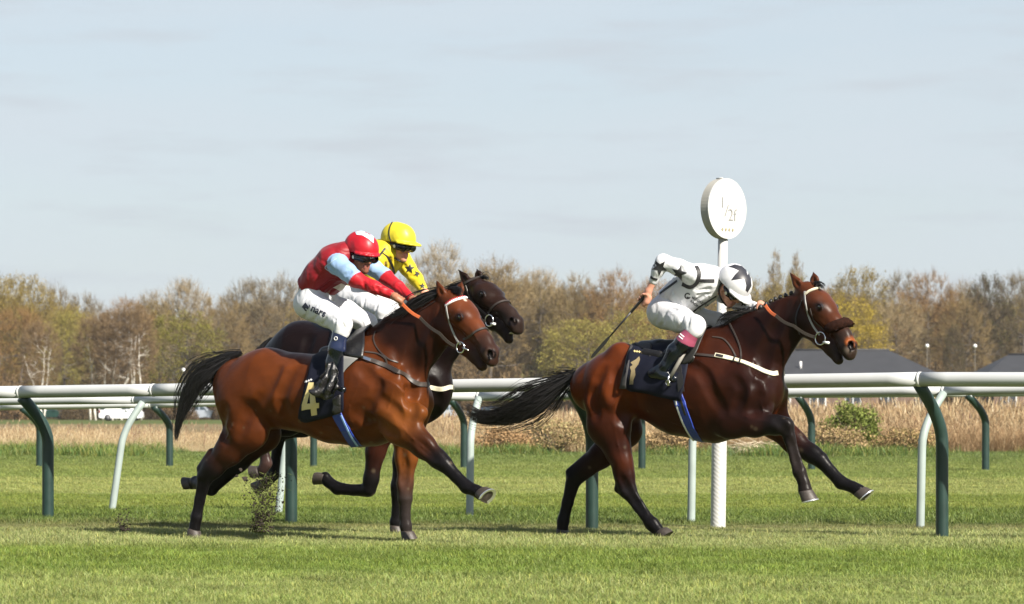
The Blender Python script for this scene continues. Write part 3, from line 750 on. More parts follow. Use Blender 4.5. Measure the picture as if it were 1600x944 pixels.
    def colf(V, c):
        q = (V - P) / L; a = q @ X; b = q @ Y; s = q @ Cn
        w = np.clip(1 - np.hypot(np.hypot((a - 0.235) / 0.030, (s - 0.015) / 0.030), 0), 0, 1)[:, None] * (b > 0)[:, None]; w = np.clip(w * 1.6, 0, 1); c = c * (1 - w) + w * np.array((0.45, 0.34, 0.28))    # star
        w = np.clip(1 - np.hypot((a - 0.96) / 0.06, (b + 0.08) / 0.06), 0, 1)[:, None]; c = c * (1 - w) + w * np.array((0.085, 0.058, 0.046))
        return c
    H.finish(colf=colf)
    H.hoof((752, 770), (759, 779), (775, 772), 0.17, 0.062, ds=0.02); H.hoof((636, 831), (637, 843), (647, 846), -0.11, 0.054, False)
    H.hoof((303, 828), (301, 842), (311, 843), 0.15, 0.055, False); H.hoof((300, 756), (290, 760), (286, 750), -0.40, 0.052, False)
    H.hair('tail', [(378, 551, 0, 6), (356, 559, 0.02, 14), (332, 574, 0.05, 21), (311, 592, 0.07, 24), (296, 614, 0.08, 20), (287, 637, 0.09, 15), (280, 658, 0.1, 9), (276, 676, 0.1, 5), (275, 690, 0.1, 3)], 1500, 15)
    H.hair('mane', [(700, 455, 0.0, 8), (680, 460, 0.02, 14), (658, 471, 0.03, 15), (634, 488, 0.03, 12), (606, 505, 0.03, 9), (588, 520, 0.03, 8)], 520, 19, rad=(0.004, 0.001))
    H.hair('forelock', [(699, 459, 0.0, 8), (708, 454, 0.02, 11), (718, 456, 0.05, 9), (724, 463, 0.07, 5)], 110, 20, rad=(0.0036, 0.0008))
    return H

def horse_two():
    cb = (0.0059, 0.0033, 0.0033); cf = (0.0150, 0.0072, 0.0052); cl = (0.0273, 0.0078, 0.0047)
    H = Horse('racehorse', 'near-black racehorse half hidden behind the bay wearing number 4', (560, 600, 24.05), 28, (-1.05, -0.75, -0.02), (1.5, 0.75, 2.1), None)
    H.trunk([(448, 570, 43, 0.21), (474, 562, 58, 0.265), (520, 575, 62, 0.28), (570, 588, 70, 0.29), (618, 592, 82, 0.27), (655, 606, 56, 0.20)], [cb] * 6)
    H.chain([(645, 562, 0, 62, 0.46), (678, 528, 0, 46, 0.46), (708, 500, 0, 37, 0.44), (735, 474, 0, 27, 0.52)], 0.05, [cb] * 4)
    H.chain([(470, 590, 0.13, 46, 0.68), (485, 640, 0.15, 30, 0.65), (450, 662, 0.15, 18, 0.75), (414, 674, 0.15, 13, 0.8)], 0.04, [cb] * 4)
    H.chain([(412, 676, 0.15, 11.5, 0.8), (412, 702, 0.15, 8, 0.75), (416, 724, 0.15, 9.5, 0.8), (408, 738, 0.15, 9, 0.9)], 0.012, [BLK, BLK, (0.0390, 0.0218, 0.0187), BLK])
    H.chain([(485, 590, -0.13, 44, 0.68), (505, 640, -0.13, 28, 0.65), (475, 664, -0.13, 17, 0.75), (438, 676, -0.13, 13, 0.8)], 0.04, [cb] * 4)
    H.chain([(437, 678, -0.13, 11.5, 0.8), (432, 708, -0.13, 8, 0.75), (427, 742, -0.13, 9.5, 0.8), (414, 756, -0.13, 9, 0.9)], 0.012, [BLK] * 4)
    H.chain([(615, 620, 0.14, 45, 0.55), (597, 668, 0.14, 24, 0.7), (587, 705, 0.14, 15.5, 0.8), (580, 748, 0.14, 11.5, 0.9), (577, 764, 0.14, 11.5, 0.95)], 0.035, [cb, cl, cl, BLK, BLK])
    H.chain([(575, 766, 0.14, 11, 0.95), (552, 766, 0.14, 8.6, 0.8), (527, 763, 0.14, 10, 0.85), (513, 753, 0.14, 8.8, 0.9), (508, 747, 0.14, 10, 0.9)], 0.012, [BLK] * 5)
    H.chain([(648, 620, -0.12, 42, 0.55), (636, 675, -0.12, 22, 0.75), (628, 720, -0.12, 14, 0.8), (623, 760, -0.12, 11.5, 0.95), (622, 772, -0.12, 11, 0.95)], 0.035, [cb, cb, BLK, BLK, BLK])
    H.chain([(622, 774, -0.12, 10.5, 0.95), (620, 800, -0.12, 8.2, 0.85), (618, 816, -0.12, 9.2, 0.85), (618, 828, -0.12, 8.6, 0.9)], 0.012, [BLK] * 4)
    H.head((744, 439), (817, 500), 46, (753, 459), (801, 502),
           [(733, 444, 716, 421, 0.05, 0.07), (750, 438, 745, 420, -0.06, -0.07)], cf, (0.018, 0.011, 0.009), mouth=0.035, wide=1.1)
    for b in [(690, 640, 18, 0.008), (672, 620, 18, 0.008), (478, 535, 20, 0.006)]: pass
    for g, r_, d_ in [([(486, 524), (478, 545), (470, 560)], 6, 0.006), ([(680, 600), (690, 630), (680, 655)], 6, 0.006), ([(712, 475), (700, 515), (690, 550)], 9, 0.004)]: H.groove(g, r_, d_)
    H.finish()
    P, X, Y, Cn, L = H.hax
    mb = MB()      # the lower front teeth show
    for i in range(6):
        q = H.hp(0.93, -0.195, (i - 2.5) * 0.016); mb.tube([q - 0.03 * L * X * .3, q + Y * L * 0.020], [0.005, 0.0045], 5)
    mb.link('teeth', mat('teeth', (0.72, 0.66, 0.55), 0.3), H.t)
    H.hoof((508, 747), (494, 743), (489, 752), 0.14, 0.052, False); H.hoof((618, 822), (618, 836), (628, 838), -0.12, 0.052, False)
    H.hoof((406, 738), (394, 742), (391, 733), 0.15, 0.052, False); H.hoof((413, 757), (401, 767), (394, 759), -0.13, 0.054, False)
    H.hair('tail', [(428, 528, 0, 6), (416, 537, 0.02, 13), (404, 556, 0.04, 20), (392, 585, 0.04, 22), (384, 620, 0.04, 20), (378, 655, 0.04, 12)], 330, 25)
    H.hair('mane', [(735, 438, 0, 5), (712, 448, 0, 8), (690, 462, 0, 8), (665, 480, 0, 8), (645, 500, 0, 7)], 160, 29, rad=(0.004, 0.001))
    H.hair('forelock', [(745, 440, -0.02, 5), (752, 434, -0.02, 6), (759, 433, 0.0, 5), (764, 438, 0.03, 2)], 36, 30, rad=(0.004, 0.001))
    return H

# ================================================================== RIDERS AND TACK
SKIN = mat('skin', rough=0.5, spec=0.35, attr=True, noise=0.10, nscale=30)
SILK = mat('racing silks', rough=0.5, spec=0.25, attr=True, bump=0.75, bscale=6.5, bdist=0.03, warp=1.6, bdet=1.5, sheen=0.05)
BREECH = mat('breeches', rough=0.6, spec=0.2, attr=True, bump=0.65, bscale=7, bdist=0.025, warp=1.4, bdet=1.5)
BOOTM = mat('riding boot leather', rough=0.17, spec=0.4, attr=True, coat=0.15, bump=0.3, bscale=14)
CAPM = mat('helmet silk', rough=0.42, spec=0.35, attr=True, bump=0.4, bscale=8, bdist=0.02, warp=1.0, bdet=1.5)
GOGG = mat('goggle lens', (0.004, 0.004, 0.005), 0.16, 0.4)
INK = mat('dark navy print', (0.012, 0.014, 0.03), 0.6)
BLACKP = mat('black print', (0.012, 0.012, 0.014), 0.6)
CHARC = mat('charcoal silk', (0.020, 0.020, 0.026), 0.45)
PALEB = mat('pale blue silk', (0.38, 0.50, 0.62), 0.5)
WHITEP = mat('white print', (0.8, 0.8, 0.8), 0.5)
GRIPO = mat('orange rubber rein grip', (0.55, 0.12, 0.035), 0.6, bump=0.3, bscale=150)
WHIPM = mat('whip black', (0.012, 0.012, 0.013), 0.4)
WHITE = (0.52, 0.525, 0.55)

class Rider:
    def __init__(self, H, label, s0=0.0):
        self.H = H; self.fr = H.fr; P = self.fr.P0
        self.t = thing('person', label, 'person', (P[0], P[1], 0.0), R(-self.fr.yaw), 'jockeys riding the racehorses')
        self.base = (P[0], P[1], 0.0)
    def p(self, q): return self.fr.at(q[0], q[1], q[2])
    def field(self, pts, pad, h):
        F = Field(self.base, self.fr.yaw, (0, 0, 0), (1, 1, 1), 1.0); L = np.array([F.L(p) for p in pts])
        return Field(self.base, self.fr.yaw, L.min(0) - pad, L.max(0) + pad, h)
    def chain(self, F, pts, k=0.03, cols=None, grow=0.0):
        for i in range(len(pts) - 1):
            a, b = pts[i], pts[i + 1]; A, B = self.p(a), self.p(b); ra, rb = a[3] * mpp(A) + grow, b[3] * mpp(B) + grow
            la = a[4] if len(a) > 4 else 1; lb = b[4] if len(b) > 4 else 1
            F.cone(A, B, ra, rb, la, lb, self.fr.n, k, c0=cols[i] if cols else None, c1=cols[i + 1] if cols else None)
    def headaxes(self, px, s, yaw, pitch, roll=0.0):
        c = self.fr.at(px[0], px[1], s); y, p = R(yaw), R(pitch)
        f = np.array((math.cos(y) * math.cos(p), -math.sin(y) * math.cos(p), -math.sin(p))); z = np.array((0, 0, 1.0)); u = z - f * f[2]; u /= np.linalg.norm(u)
        n = np.cross(u, f); n = -n      # towards the camera side
        if n @ self.fr.n < 0: n = -n
        cr, sr = math.cos(R(roll)), math.sin(R(roll)); u, n = u * cr + n * sr, n * cr - u * sr
        self.hd = (c, f, u, n)
        return lambda a, b, s=0.0: c + f * a + u * b + n * s
    def headprims(self, F, hp, skin, lip, beard=None):
        n = self.hd[3]; f = self.hd[1]; u = self.hd[2]; dk = tuple(x * 0.55 for x in skin)
        F.cone(hp(-0.035, 0.03), hp(0.035, 0.035), 0.076, 0.072, 0.9, 0.9, n, 0.02, c0=skin)
        F.cone(hp(0.035, 0.01), hp(0.048, -0.070), 0.064, 0.040, 0.95, 1.0, n, 0.03, c0=skin)
        F.cone(hp(-0.02, -0.02), hp(0.03, -0.06), 0.062, 0.046, 0.85, 1.0, n, 0.02, c0=skin)
        F.cone(hp(0.092, 0.012), hp(0.116, -0.030), 0.008, 0.0115, k=0.014, c0=skin)
        for s in (1, -1):
            F.ball(hp(0.101, -0.034, 0.011 * s), 0.0085, k=0.006, c0=skin)
            F.ball(hp(0.072, -0.022, 0.040 * s), 0.022, k=0.02, c0=skin)
            F.cone(hp(-0.004, 0.006, 0.072 * s), hp(-0.010, -0.030, 0.068 * s), 0.022, 0.013, 0.45, 0.5, n, 0.008, c0=skin)
            F.ball(hp(0.006, -0.008, 0.082 * s), 0.009, k=0.006, op='sub')
            F.ball(hp(0.092, 0.010, 0.030 * s), 0.013, k=0.012, op='sub')
            F.ball(hp(0.086, 0.010, 0.030 * s), 0.012, k=0.004, c0=(0.5, 0.45, 0.42))
        F.cone(hp(0.092, -0.054, 0.018), hp(0.092, -0.054, -0.018), 0.0085, 0.0085, k=0.008, c0=lip)
        F.cone(hp(0.090, -0.068, 0.016), hp(0.090, -0.068, -0.016), 0.0095, 0.0095, k=0.008, c0=lip)
        F.cone(hp(0.104, -0.061, 0.018), hp(0.104, -0.061, -0.018), 0.005, 0.005, k=0.004, op='sub')
        F.ball(hp(0.080, -0.094), 0.021, 1.1, n, 0.02, c0=beard or skin)
    def hand(self, F, C, g, bdir, wrist, skin, sz=1.0, grip=0.013):
        """a fist closed round an axis g through C: palm, four bent fingers, a thumb"""
        C = np.array(C); g = np.array(g, float); g /= np.linalg.norm(g); b = np.array(bdir, float); b -= g * (b @ g); b /= np.linalg.norm(b); e = np.cross(g, b)
        if (np.array(wrist) - C) @ e < 0: e = -e          # e points towards the wrist side
        r0 = (grip + 0.012) * sz; k = 0.005
        K = lambda a, rr: b * math.cos(a) * rr - e * math.sin(a) * rr
        F.cone(C + K(-0.9, r0 + .010) + g * 0.030 * sz, C + K(-0.9, r0 + .010) - g * 0.030 * sz, 0.017 * sz, 0.016 * sz, k=0.012, c0=skin)
        F.cone(C + K(-0.35, r0 + .003) + g * 0.030 * sz, C + K(-0.35, r0 + .003) - g * 0.030 * sz, 0.013 * sz, 0.012 * sz, k=0.012, c0=skin)
        F.cone(np.array(wrist), C + K(-0.95, r0 + .012), 0.023 * sz, 0.022 * sz, 1, 1, None, 0.02, c0=skin)
        ln = (0.93, 1.0, 0.96, 0.82)
        for i in range(4):
            o = C + g * (1.5 - i) * 0.0208 * sz; q = 1.0 if i else 0.97
            A = [o + K(a * ln[i], r0 * rr) for a, rr in ((0.0, 1.14), (1.15, 1.18), (2.25, 1.0), (3.1, 0.9))]
            for j in range(3): F.cone(A[j], A[j + 1], (0.0094 - 0.0008 * j) * sz, (0.0088 - 0.0008 * j) * sz, k=0.003 if j else 0.006, c0=skin)
        T0 = C + K(-1.25, r0 + .006) + g * 0.036 * sz; T1 = C + K(-2.1, r0 * 1.15) + g * 0.040 * sz; T2 = C + K(-3.0, r0 * 1.2) + g * 0.024 * sz
        F.cone(T0, T1, 0.0125 * sz, 0.0108 * sz, k=0.01, c0=skin); F.cone(T1, T2, 0.0106 * sz, 0.0085 * sz, k=0.004, c0=skin)
    def helmet(self, hp, cols, brimlen=0.075, tilt=0.0, pompom=False):
        c, f, u, n = self.hd; W1 = cols
        F = self.field([hp(-0.16, -0.05, -0.15), hp(0.24, 0.2, 0.15), hp(-0.16, 0.2, 0.15), hp(0.24, -0.05, -0.15)], 0.03, 0.005)
        F.cone(hp(-0.022, 0.055), hp(0.024, 0.052), 0.121, 0.119, 0.90, 0.90, n, 0.02, c0=W1)
        F.cut(hp(0, 0.028 + tilt, 0), -(u - f * 0.06))
        F.cone(hp(-0.022, 0.035), hp(0.02, 0.035), 0.103, 0.100, 0.90, 0.90, n, 0.004, op='sub')
        G = []
        for i in range(9):
            a = R(-62 + 124 * i / 8); G.append((hp(0.012 + 0.108 * math.cos(a), 0.038 + tilt, 0.105 * math.sin(a)), hp(0.012 + (0.108 + brimlen * max(0, math.cos(a)) ** .8) * math.cos(a), 0.034 + tilt - 0.008 * math.cos(a), 0.112 * math.sin(a))))
        for (a, b), (a2, b2) in zip(G, G[1:]):
            for t in (0.0, 0.17, 0.33, 0.5, 0.67, 0.83, 1.0): F.cone(a + (b - a) * t, a2 + (b2 - a2) * t, 0.0072, 0.0068, k=0.008, c0=W1)
        for (a, b) in G: F.cone(a, b, 0.0065, 0.005, k=0.006, c0=W1)
        if pompom: F.ball(hp(0.0, 0.178), 0.012, k=0.01, c0=W1)
        o, S = F.build('helmet', CAPM, self.t, 1, 0.01); self.hel = o
        return o, S
    def goggles(self, hp, skin_surf):
        F = self.field([hp(0.04, -0.06, -0.12), hp(0.16, 0.07, 0.12), hp(-0.05, 0.07, 0.12), hp(-0.05, -0.06, -0.12)], 0.02, 0.004); n = self.hd[3]
        P = [hp(0.005, 0.010, 0.084), hp(0.058, 0.002, 0.078), hp(0.099, -0.001, 0.046), hp(0.111, 0.004, 0.0), hp(0.099, -0.001, -0.046), hp(0.058, 0.002, -0.078), hp(0.005, 0.010, -0.084)]
        rr = [0.012, 0.026, 0.033, 0.027, 0.033, 0.026, 0.012]
        u = self.hd[2]
        for i in range(6):
            F.cone(P[i], P[i + 1], rr[i], rr[i + 1], 1, 1, None, 0.012)
        F.cone(hp(0.02, -0.05, 0.0), hp(0.075, 0.0, 0.0), 0.05, 0.055, k=0.006, op='sub') if False else None
        return F.build('goggles', GOGG, self.t, 1)
    def cupring(self, hp, x, y, S):
        p, nn = S.near(hp(0.060, -0.002, 0.13))
        V = [p + nn * 0.0025]; u = Vector((0, 0, 1)); u = (u - nn * u.dot(nn)).normalized(); w = nn.cross(u)
        V += [p + nn * 0.0025 + (u * math.cos(a) + w * math.sin(a)) * 0.0125 for a in [2 * math.pi * i / 12 for i in range(12)]]
        link('lens_stud', V, [(0, 1 + i, 1 + (i + 1) % 12) for i in range(12)], mat('stud brass', (0.45, 0.43, 0.32), 0.4), self.t)
    def strapline(self, name, pts, r, m, n=6):
        mb = MB(); mb.tube([Vector(p) for p in catmull([tuple(q) for q in pts], 0.012)], r, n); return mb.link(name, m, self.t)
def star(cx, cy, r, rot=0.0, sx=1.0, inner=0.42, pts=5):
    out = []
    for i in range(pts * 2):
        a = R(rot) + math.pi * i / pts - math.pi / 2; q = r if i % 2 == 0 else r * inner; out.append((cx + q * math.cos(a) * sx, cy + q * math.sin(a)))
    return out

def make_rider(H, label, torso, arms, legs, head, cols, wrist_bare=(False, False), hands=None):
    Rd = Rider(H, label); c = cols
    hp = Rd.headaxes(*head)
    # ---- jersey
    F = Rd.field([Rd.p(q) for q in torso] + [Rd.p(q) for a in arms for q in a['sleeve']], 0.25, 0.0065)
    q = [(x, y, s, r, lat / (r * mpp(Rd.p((x, y, s))))) for (x, y, s, r, lat) in torso]
    Rd.chain(F, q, 0.05, c['torso'])
    for a, ac in zip(arms, c['arms']): Rd.chain(F, a['sleeve'], 0.022, ac)
    hem = torso[0]; A, B = Rd.p(torso[0]), Rd.p(torso[1]); ax = (B - A) / np.linalg.norm(B - A); F.cut(A + ax * c.get('hem', 0.0), -ax)
    r = np.random.RandomState(len(label))
    for gr in c.get('folds', []):
        Q = []
        for (x, y) in catmull(gr, 5):
            P = F.hit(x, y, 20, 27)
            if P is not None: Q.append(P)
        for P1, P2 in zip(Q, Q[1:]):
            if np.linalg.norm(P1 - P2) < 0.1: F.cone(P1 + H.fr.n * 0.009, P2 + H.fr.n * 0.009, 0.013, 0.013, k=0.012, op='sub')
    Rd.jersey, Rd.SJ = F.build('jersey', SILK, Rd.t, 1, 0.004, snap=c.get('snap'))
    # ---- breeches
    F = Rd.field([Rd.p(q) for l in legs for q in l['thigh']] + [Rd.p(q) for q in c['hips']], 0.22, 0.0065)
    q = [(x, y, s, r, lat / (r * mpp(Rd.p((x, y, s))))) for (x, y, s, r, lat) in c['hips']]
    Rd.chain(F, q, 0.05, [WHITE] * len(q))
    for l in legs: Rd.chain(F, l['thigh'], 0.035, [WHITE] * len(l['thigh']))
    for gr in c.get('bfolds', []):
        Q = []
        for (x, y) in catmull(gr, 5):
            P = F.hit(x, y, 20, 27)
            if P is not None: Q.append(P)
        for P1, P2 in zip(Q, Q[1:]):
            if np.linalg.norm(P1 - P2) < 0.1: F.cone(P1 + H.fr.n * 0.008, P2 + H.fr.n * 0.008, 0.011, 0.011, k=0.012, op='sub')
    Rd.breeches, Rd.SB = F.build('breeches', BREECH, Rd.t, 1, 0.01)
    # ---- boots
    Rd.boots = []; Rd.SBo = []
    for i, l in enumerate(legs):
        F = Rd.field([Rd.p(q) for q in l['boot'] + l['foot']], 0.12, 0.005)
        Rd.chain(F, l['boot'], 0.02, l.get('bcol', [c['boot']] * len(l['boot']))); Rd.chain(F, l['foot'], 0.02, [c['boot']] * len(l['foot']))
        o, S = F.build('boot', BOOTM, Rd.t, 1, 0.004, snap=[c['boot']] + ([l['bcol'][0]] if 'bcol' in l else [])); Rd.boots.append(o); Rd.SBo.append(S)
    # ---- body: one continuous figure under the clothes, with the face and the hands
    hands = hands or []
    pts = [Rd.p(q) for q in torso] + [Rd.p(q) for a in arms for q in a['sleeve']] + [Rd.p(q) for l in legs for q in l['thigh'] + l['boot']] + [hp(0.1, -0.1), hp(0.0, 0.1)] + [h['C'] for h in hands]
    F = Rd.field(pts, 0.14, 0.005); sk = c['skin']; g = -0.014
    q = [(x, y, s, r, lat / (r * mpp(Rd.p((x, y, s)))) * .9) for (x, y, s, r, lat) in torso]; Rd.chain(F, q, 0.05, [sk] * len(q), g)
    q = [(x, y, s, r, lat / (r * mpp(Rd.p((x, y, s)))) * .9) for (x, y, s, r, lat) in c['hips']]; Rd.chain(F, q, 0.05, [sk] * len(q), g)
    for l in legs: Rd.chain(F, l['thigh'] + l['boot'][1:] + l['foot'], 0.03, [sk] * 24, g)
    for a in arms: Rd.chain(F, a["sleeve"], 0.02, [sk] * 24, -0.011)
    A = Rd.p(torso[-1]); F.cone(A, hp(-0.03, -0.05), 0.06, 0.050, k=0.04, c0=sk)
    Rd.headprims(F, hp, sk, c['lip'], c.get('beard'))
    for a, h in zip(arms, hands):
        e = a['sleeve'][-1]; Wp = Rd.p(e); w = a.get('wrist'); Wr = Rd.p(w) if w is not None else Wp
        F.cone(Wp, Wr, e[3] * mpp(Wp) * 0.78, 0.024, k=0.015, c0=sk)
        Rd.hand(F, h['C'], h['g'], h['b'], Wr, sk, h.get('sz', 1.0), h.get('grip', 0.013))
    Rd.body, Rd.SBody = F.build('body', SKIN, Rd.t, 1, 0.006)
    Rd.hp = hp
    return Rd

def whip(label, P, G, tip, group='whips held by the jockeys', r0=0.011):
    """P..G is the handle; the shaft tapers to a leather flap at the tip"""
    t = thing('riding_whip', label, 'whip', tuple(P), 0.0, group); P, G, T = Vector(P), Vector(G), Vector(tip); d = (T - P).normalized()
    mb = MB(); mb.tube([P - d * 0.02, P - d * 0.012, P, G, G + d * 0.01], [0.012, 0.014, r0, r0 * .95, r0 * .7], 8); mb.link('handle', LEATHER, t)
    E = T - d * 0.20; mb = MB(); mb.tube([G, (G + E) / 2, E], [r0 * .75, r0 * .62, r0 * .5], 7); mb.link('shaft', WHIPM, t)
    s = d.cross(Vector((0, 1, 0))).normalized(); y = d.cross(s); V = []
    for (k, w) in ((0, 0.008), (0.25, 0.013), (0.9, 0.012), (1.0, 0.006)):
        q = E + (T - E) * k; V += [q + s * w + y * .005, q - s * w + y * .005, q - s * w - y * .005, q + s * w - y * .005]
    Fc = [(4 * i + k, 4 * i + (k + 1) % 4, 4 * i + 4 + (k + 1) % 4, 4 * i + 4 + k) for i in range(3) for k in range(4)] + [(3, 2, 1, 0), (12, 13, 14, 15)]
    link('flap', V, Fc, WHIPM, t, smooth=False); return t

def bridle(H, m, pcheek, pnose, pbrow, pring, rr, browm, throat, reinpts, cheekm=None, roll=None):
    """browband, cheek strap, noseband, throat lash and bit; reins are laid in the air"""
    S = H.S; t = H.t; fr = H.hf
    br = strap('browband', S, pbrow, 0.022, browm, t, fr, 0.007, 0.002, mirror='open' if False else True) if False else strap('browband', S, pbrow, 0.020, browm, t, fr, 0.008, 0.003)
    strap('cheek_strap', S, pcheek, 0.013, cheekm or m, t, fr, 0.005, 0.004, mirror='open')
    if pnose: strap('noseband', S, pnose, 0.016, m, t, fr, 0.006, 0.003, mirror=True)
    if throat: strap('throat_lash', S, throat, 0.010, m, t, fr, 0.005, 0.003)
    rg = H.ring('bit_ring', pring[0], pring[1], rr, 0.0055, STEEL, lift=0.016)
    return br

def rein(H, pts, width, cols, names):
    """strips of rein through world points; cols gives a material per span"""
    for (a, b), m, nm in zip(zip(pts, pts[1:]), cols, names):
        A, B = Vector(a), Vector(b); d = (B - A).normalized(); P = [A + (B - A) * i / 6 - Vector((0, 0, 0.012)) * math.sin(math.pi * i / 6) for i in range(7)]
        N = [Vector(H.fr.n)] * 7; ribbon(nm, P, N, width, 0.005, m, H.t)

def dirv(fr, a, b):
    v = fr.at(*b) - fr.at(*a); return v / np.linalg.norm(v)
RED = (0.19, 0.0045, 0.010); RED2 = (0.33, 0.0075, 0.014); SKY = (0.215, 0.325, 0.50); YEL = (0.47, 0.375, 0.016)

def leader_and_rider():
    H = horse_one(); fr = H.fr
    C1 = fr.at(1005, 466, 0.26); tip = fr.at(924, 559, 0.34); wd = tip - C1; wd /= np.linalg.norm(wd)
    C2 = fr.at(1192, 481, -0.03)
    Rd = make_rider(H, 'jockey in white silks with black stars, swinging a whip on the leading horse',
        [(1050, 474, 0, 28, 0.15), (1072, 460, 0, 30, 0.165), (1096, 444, 0, 31, 0.185), (1114, 438, 0, 22, 0.15)],
        [dict(sleeve=[(1086, 431, 0.17, 17), (1060, 418, 0.22, 13), (1036, 409, 0.26, 11.5), (1028, 423, 0.265, 9.5), (1021, 439, 0.26, 7)], wrist=(1013, 455, 0.26)),
         dict(sleeve=[(1110, 440, -0.16, 16), (1130, 460, -0.22, 13), (1152, 473, -0.15, 11.5), (1181, 481, -0.06, 8.5)], wrist=(1186, 481, -0.04))],
        [dict(thigh=[(1040, 490, 0.09, 25), (1064, 500, 0.19, 19.5), (1086, 509, 0.25, 15.5), (1084, 517, 0.265, 13.5)],
              boot=[(1083, 517, 0.265, 13), (1071, 534, 0.27, 14.6), (1070, 536, 0.27, 14.6), (1055, 550, 0.28, 13.5), (1041, 571, 0.29, 10)], bcol=[(0.26, 0.055, 0.10)] * 2 + [(0.004, 0.006, 0.010)] * 3,
              foot=[(1040, 573, 0.29, 10), (1029, 581, 0.29, 9.5), (1020, 584, 0.29, 7.5), (1036, 587, 0.295, 8), (1053, 592, 0.30, 6.4)]),
         dict(thigh=[(1050, 488, -0.09, 24), (1086, 495, -0.19, 17), (1120, 503, -0.24, 14), (1134, 507, -0.25, 13)],
              boot=[(1134, 511, -0.26, 12.5), (1110, 540, -0.28, 11.5), (1095, 568, -0.29, 8.5)], foot=[(1094, 570, -0.29, 8.5), (1080, 583, -0.29, 7.5), (1106, 590, -0.30, 6)])],
        ((1142, 450), 0.0, 44, 44, 0.0),
        dict(torso=[WHITE] * 4, arms=[[WHITE] * 5, [WHITE] * 4], hips=[(1037, 488, 0, 25, 0.16), (1052, 474, 0, 25.5, 0.15)], boot=(0.004, 0.006, 0.010), skin=(0.46, 0.22, 0.15), lip=(0.35, 0.12, 0.10), hem=-0.02,
             folds=[[(1095, 455), (1110, 452)], [(1092, 462), (1108, 460)], [(1050, 452), (1062, 478)], [(1040, 462), (1052, 484)], [(1088, 470), (1100, 464)], [(1062, 412), (1068, 425)], [(1098, 418), (1110, 428)]],
             bfolds=[[(1028, 490), (1024, 505)], [(1040, 490), (1034, 510)], [(1068, 490), (1062, 514)], [(1078, 494), (1074, 512)], [(1050, 482), (1066, 486)]]),
        hands=[dict(C=C1, g=-wd, b=-fr.h * 0.6 - np.array((0, 0, 0.8)), sz=1.0), dict(C=C2, g=fr.n, b=np.array((0, 0, 1.0)) + fr.h * 0.4, sz=0.95)])
    hp = Rd.hp; t = Rd.t
    o, S = Rd.helmet(hp, (0.52, 0.52, 0.54))
    decal('helmet_star', S, [(1138, 417), (1148, 413.5), (1159, 416), (1168, 424), (1173, 435), (1174, 447), (1168, 457), (1165, 454), (1166, 446), (1163.5, 436), (1155, 436.5), (1142.5, 438), (1148, 430), (1154.5, 423), (1146, 419)], CHARC, t, 0.002)
    og, SG = Rd.goggles(hp, None); Rd.cupring(hp, 1133, 455, SG)
    Rd.strapline('chin_strap', [hp(-0.035, 0.02, 0.088), hp(-0.02, -0.04, 0.084), hp(0.03, -0.09, 0.055), hp(0.065, -0.115, 0.0), hp(0.03, -0.09, -0.055), hp(-0.02, -0.04, -0.084), hp(-0.035, 0.02, -0.088)], 0.007, BLACKP)
    SJ = Rd.SJ
    # black trim on the silks
    strap('armhole_band', SJ, [(1088, 416), (1092, 424), (1092, 433), (1088, 443), (1078, 449), (1066, 444)], 0.030, BLACKP, t, fr, 0.0025, 0.001)
    strap('shoulder_seam', SJ, [(1092, 438.5), (1103, 439), (1116, 439)], 0.026, BLACKP, t, fr, 0.0025, 0.001)
    strap('waist_band', SJ, [(1031, 459), (1037, 454), (1047, 447), (1058, 439)], 0.024, BLACKP, t, fr, 0.0025, 0.001)
    strap('chest_band', SJ, [(1119, 463), (1109, 469), (1098, 476), (1088, 483), (1080, 490)], 0.022, BLACKP, t, fr, 0.0025, 0.001)
    strap('cuff_band', SJ, [(1015.5, 431), (1020, 435), (1027, 437)], 0.018, BLACKP, t, fr, 0.003, 0.001)
    for (x, y, r_, ro) in ((1061, 427, 13, 15), (1031, 418, 13, 40), (1021, 412, 7, 10)):
        decal('star_patch', SJ, star(x, y, r_, ro), BLACKP, t, 0.003)
    decal('star_patch', SJ, star(1162, 474, 6, 0), BLACKP, t, 0.003)
    # sponsor lettering on the chest (ring emblem and two short lines)
    ex, ey = (0.80, 0.62), (0.60, -0.80)
    ring = [(1074.5 + 5 * math.cos(a), 462.5 + 5 * math.sin(a)) for a in [R(30 + 300 * i / 16) for i in range(17)]]; inn = [(1074.5 + 3 * math.cos(a), 462.5 + 3 * math.sin(a)) for a in [R(330 - 300 * i / 16) for i in range(17)]]
    decal('emblem', SJ, ring + inn, BLACKP, t, 0.003, 1.2)
    decal('emblem', SJ, [(1073, 463), (1076, 464), (1077.5, 467), (1074, 466.5)], BLACKP, t, 0.003, 1.2)
    print_text('lettering', SJ, 'MIDDLETON', (1080.5, 466.2), (4.9, 2.6), (2.2, -5.0), BLACKP, t, 0.003, 0.012)
    print_text('lettering', SJ, 'RACING', (1078, 471.5), (4.3, 3.2), (2.6, -4.6), BLACKP, t, 0.003, 0.012)
    strap('boot_stripe', Rd.SBo[0], [(1059, 523), (1063, 527), (1067, 530)], 0.008, WHITEP, t, fr, 0.002, 0.001)
    strap('boot_stripe', Rd.SBo[0], [(1061, 519.5), (1065, 523.5), (1069, 526.5)], 0.008, WHITEP, t, fr, 0.002, 0.001)
    whip('long dark riding whip held low behind the jockey in white', C1 - wd * 0.06, C1 + wd * 0.13, tip)
    # ---- tack
    cl, SC_ = H.drape('saddle_cloth', [(986, 541), (1000, 537), (1030, 535), (1062, 533), (1085, 527)], [(975, 606), (1000, 612), (1025, 618), (1050, 624), (1066, 626)], CLOTHM, 18, 14, 0.014, wave=0.008, seed=4)
    F = Field((fr.P0[0], fr.P0[1], 0), 28, (-0.6, -0.34, 1.1), (0.6, 0.34, 1.75), 0.008)
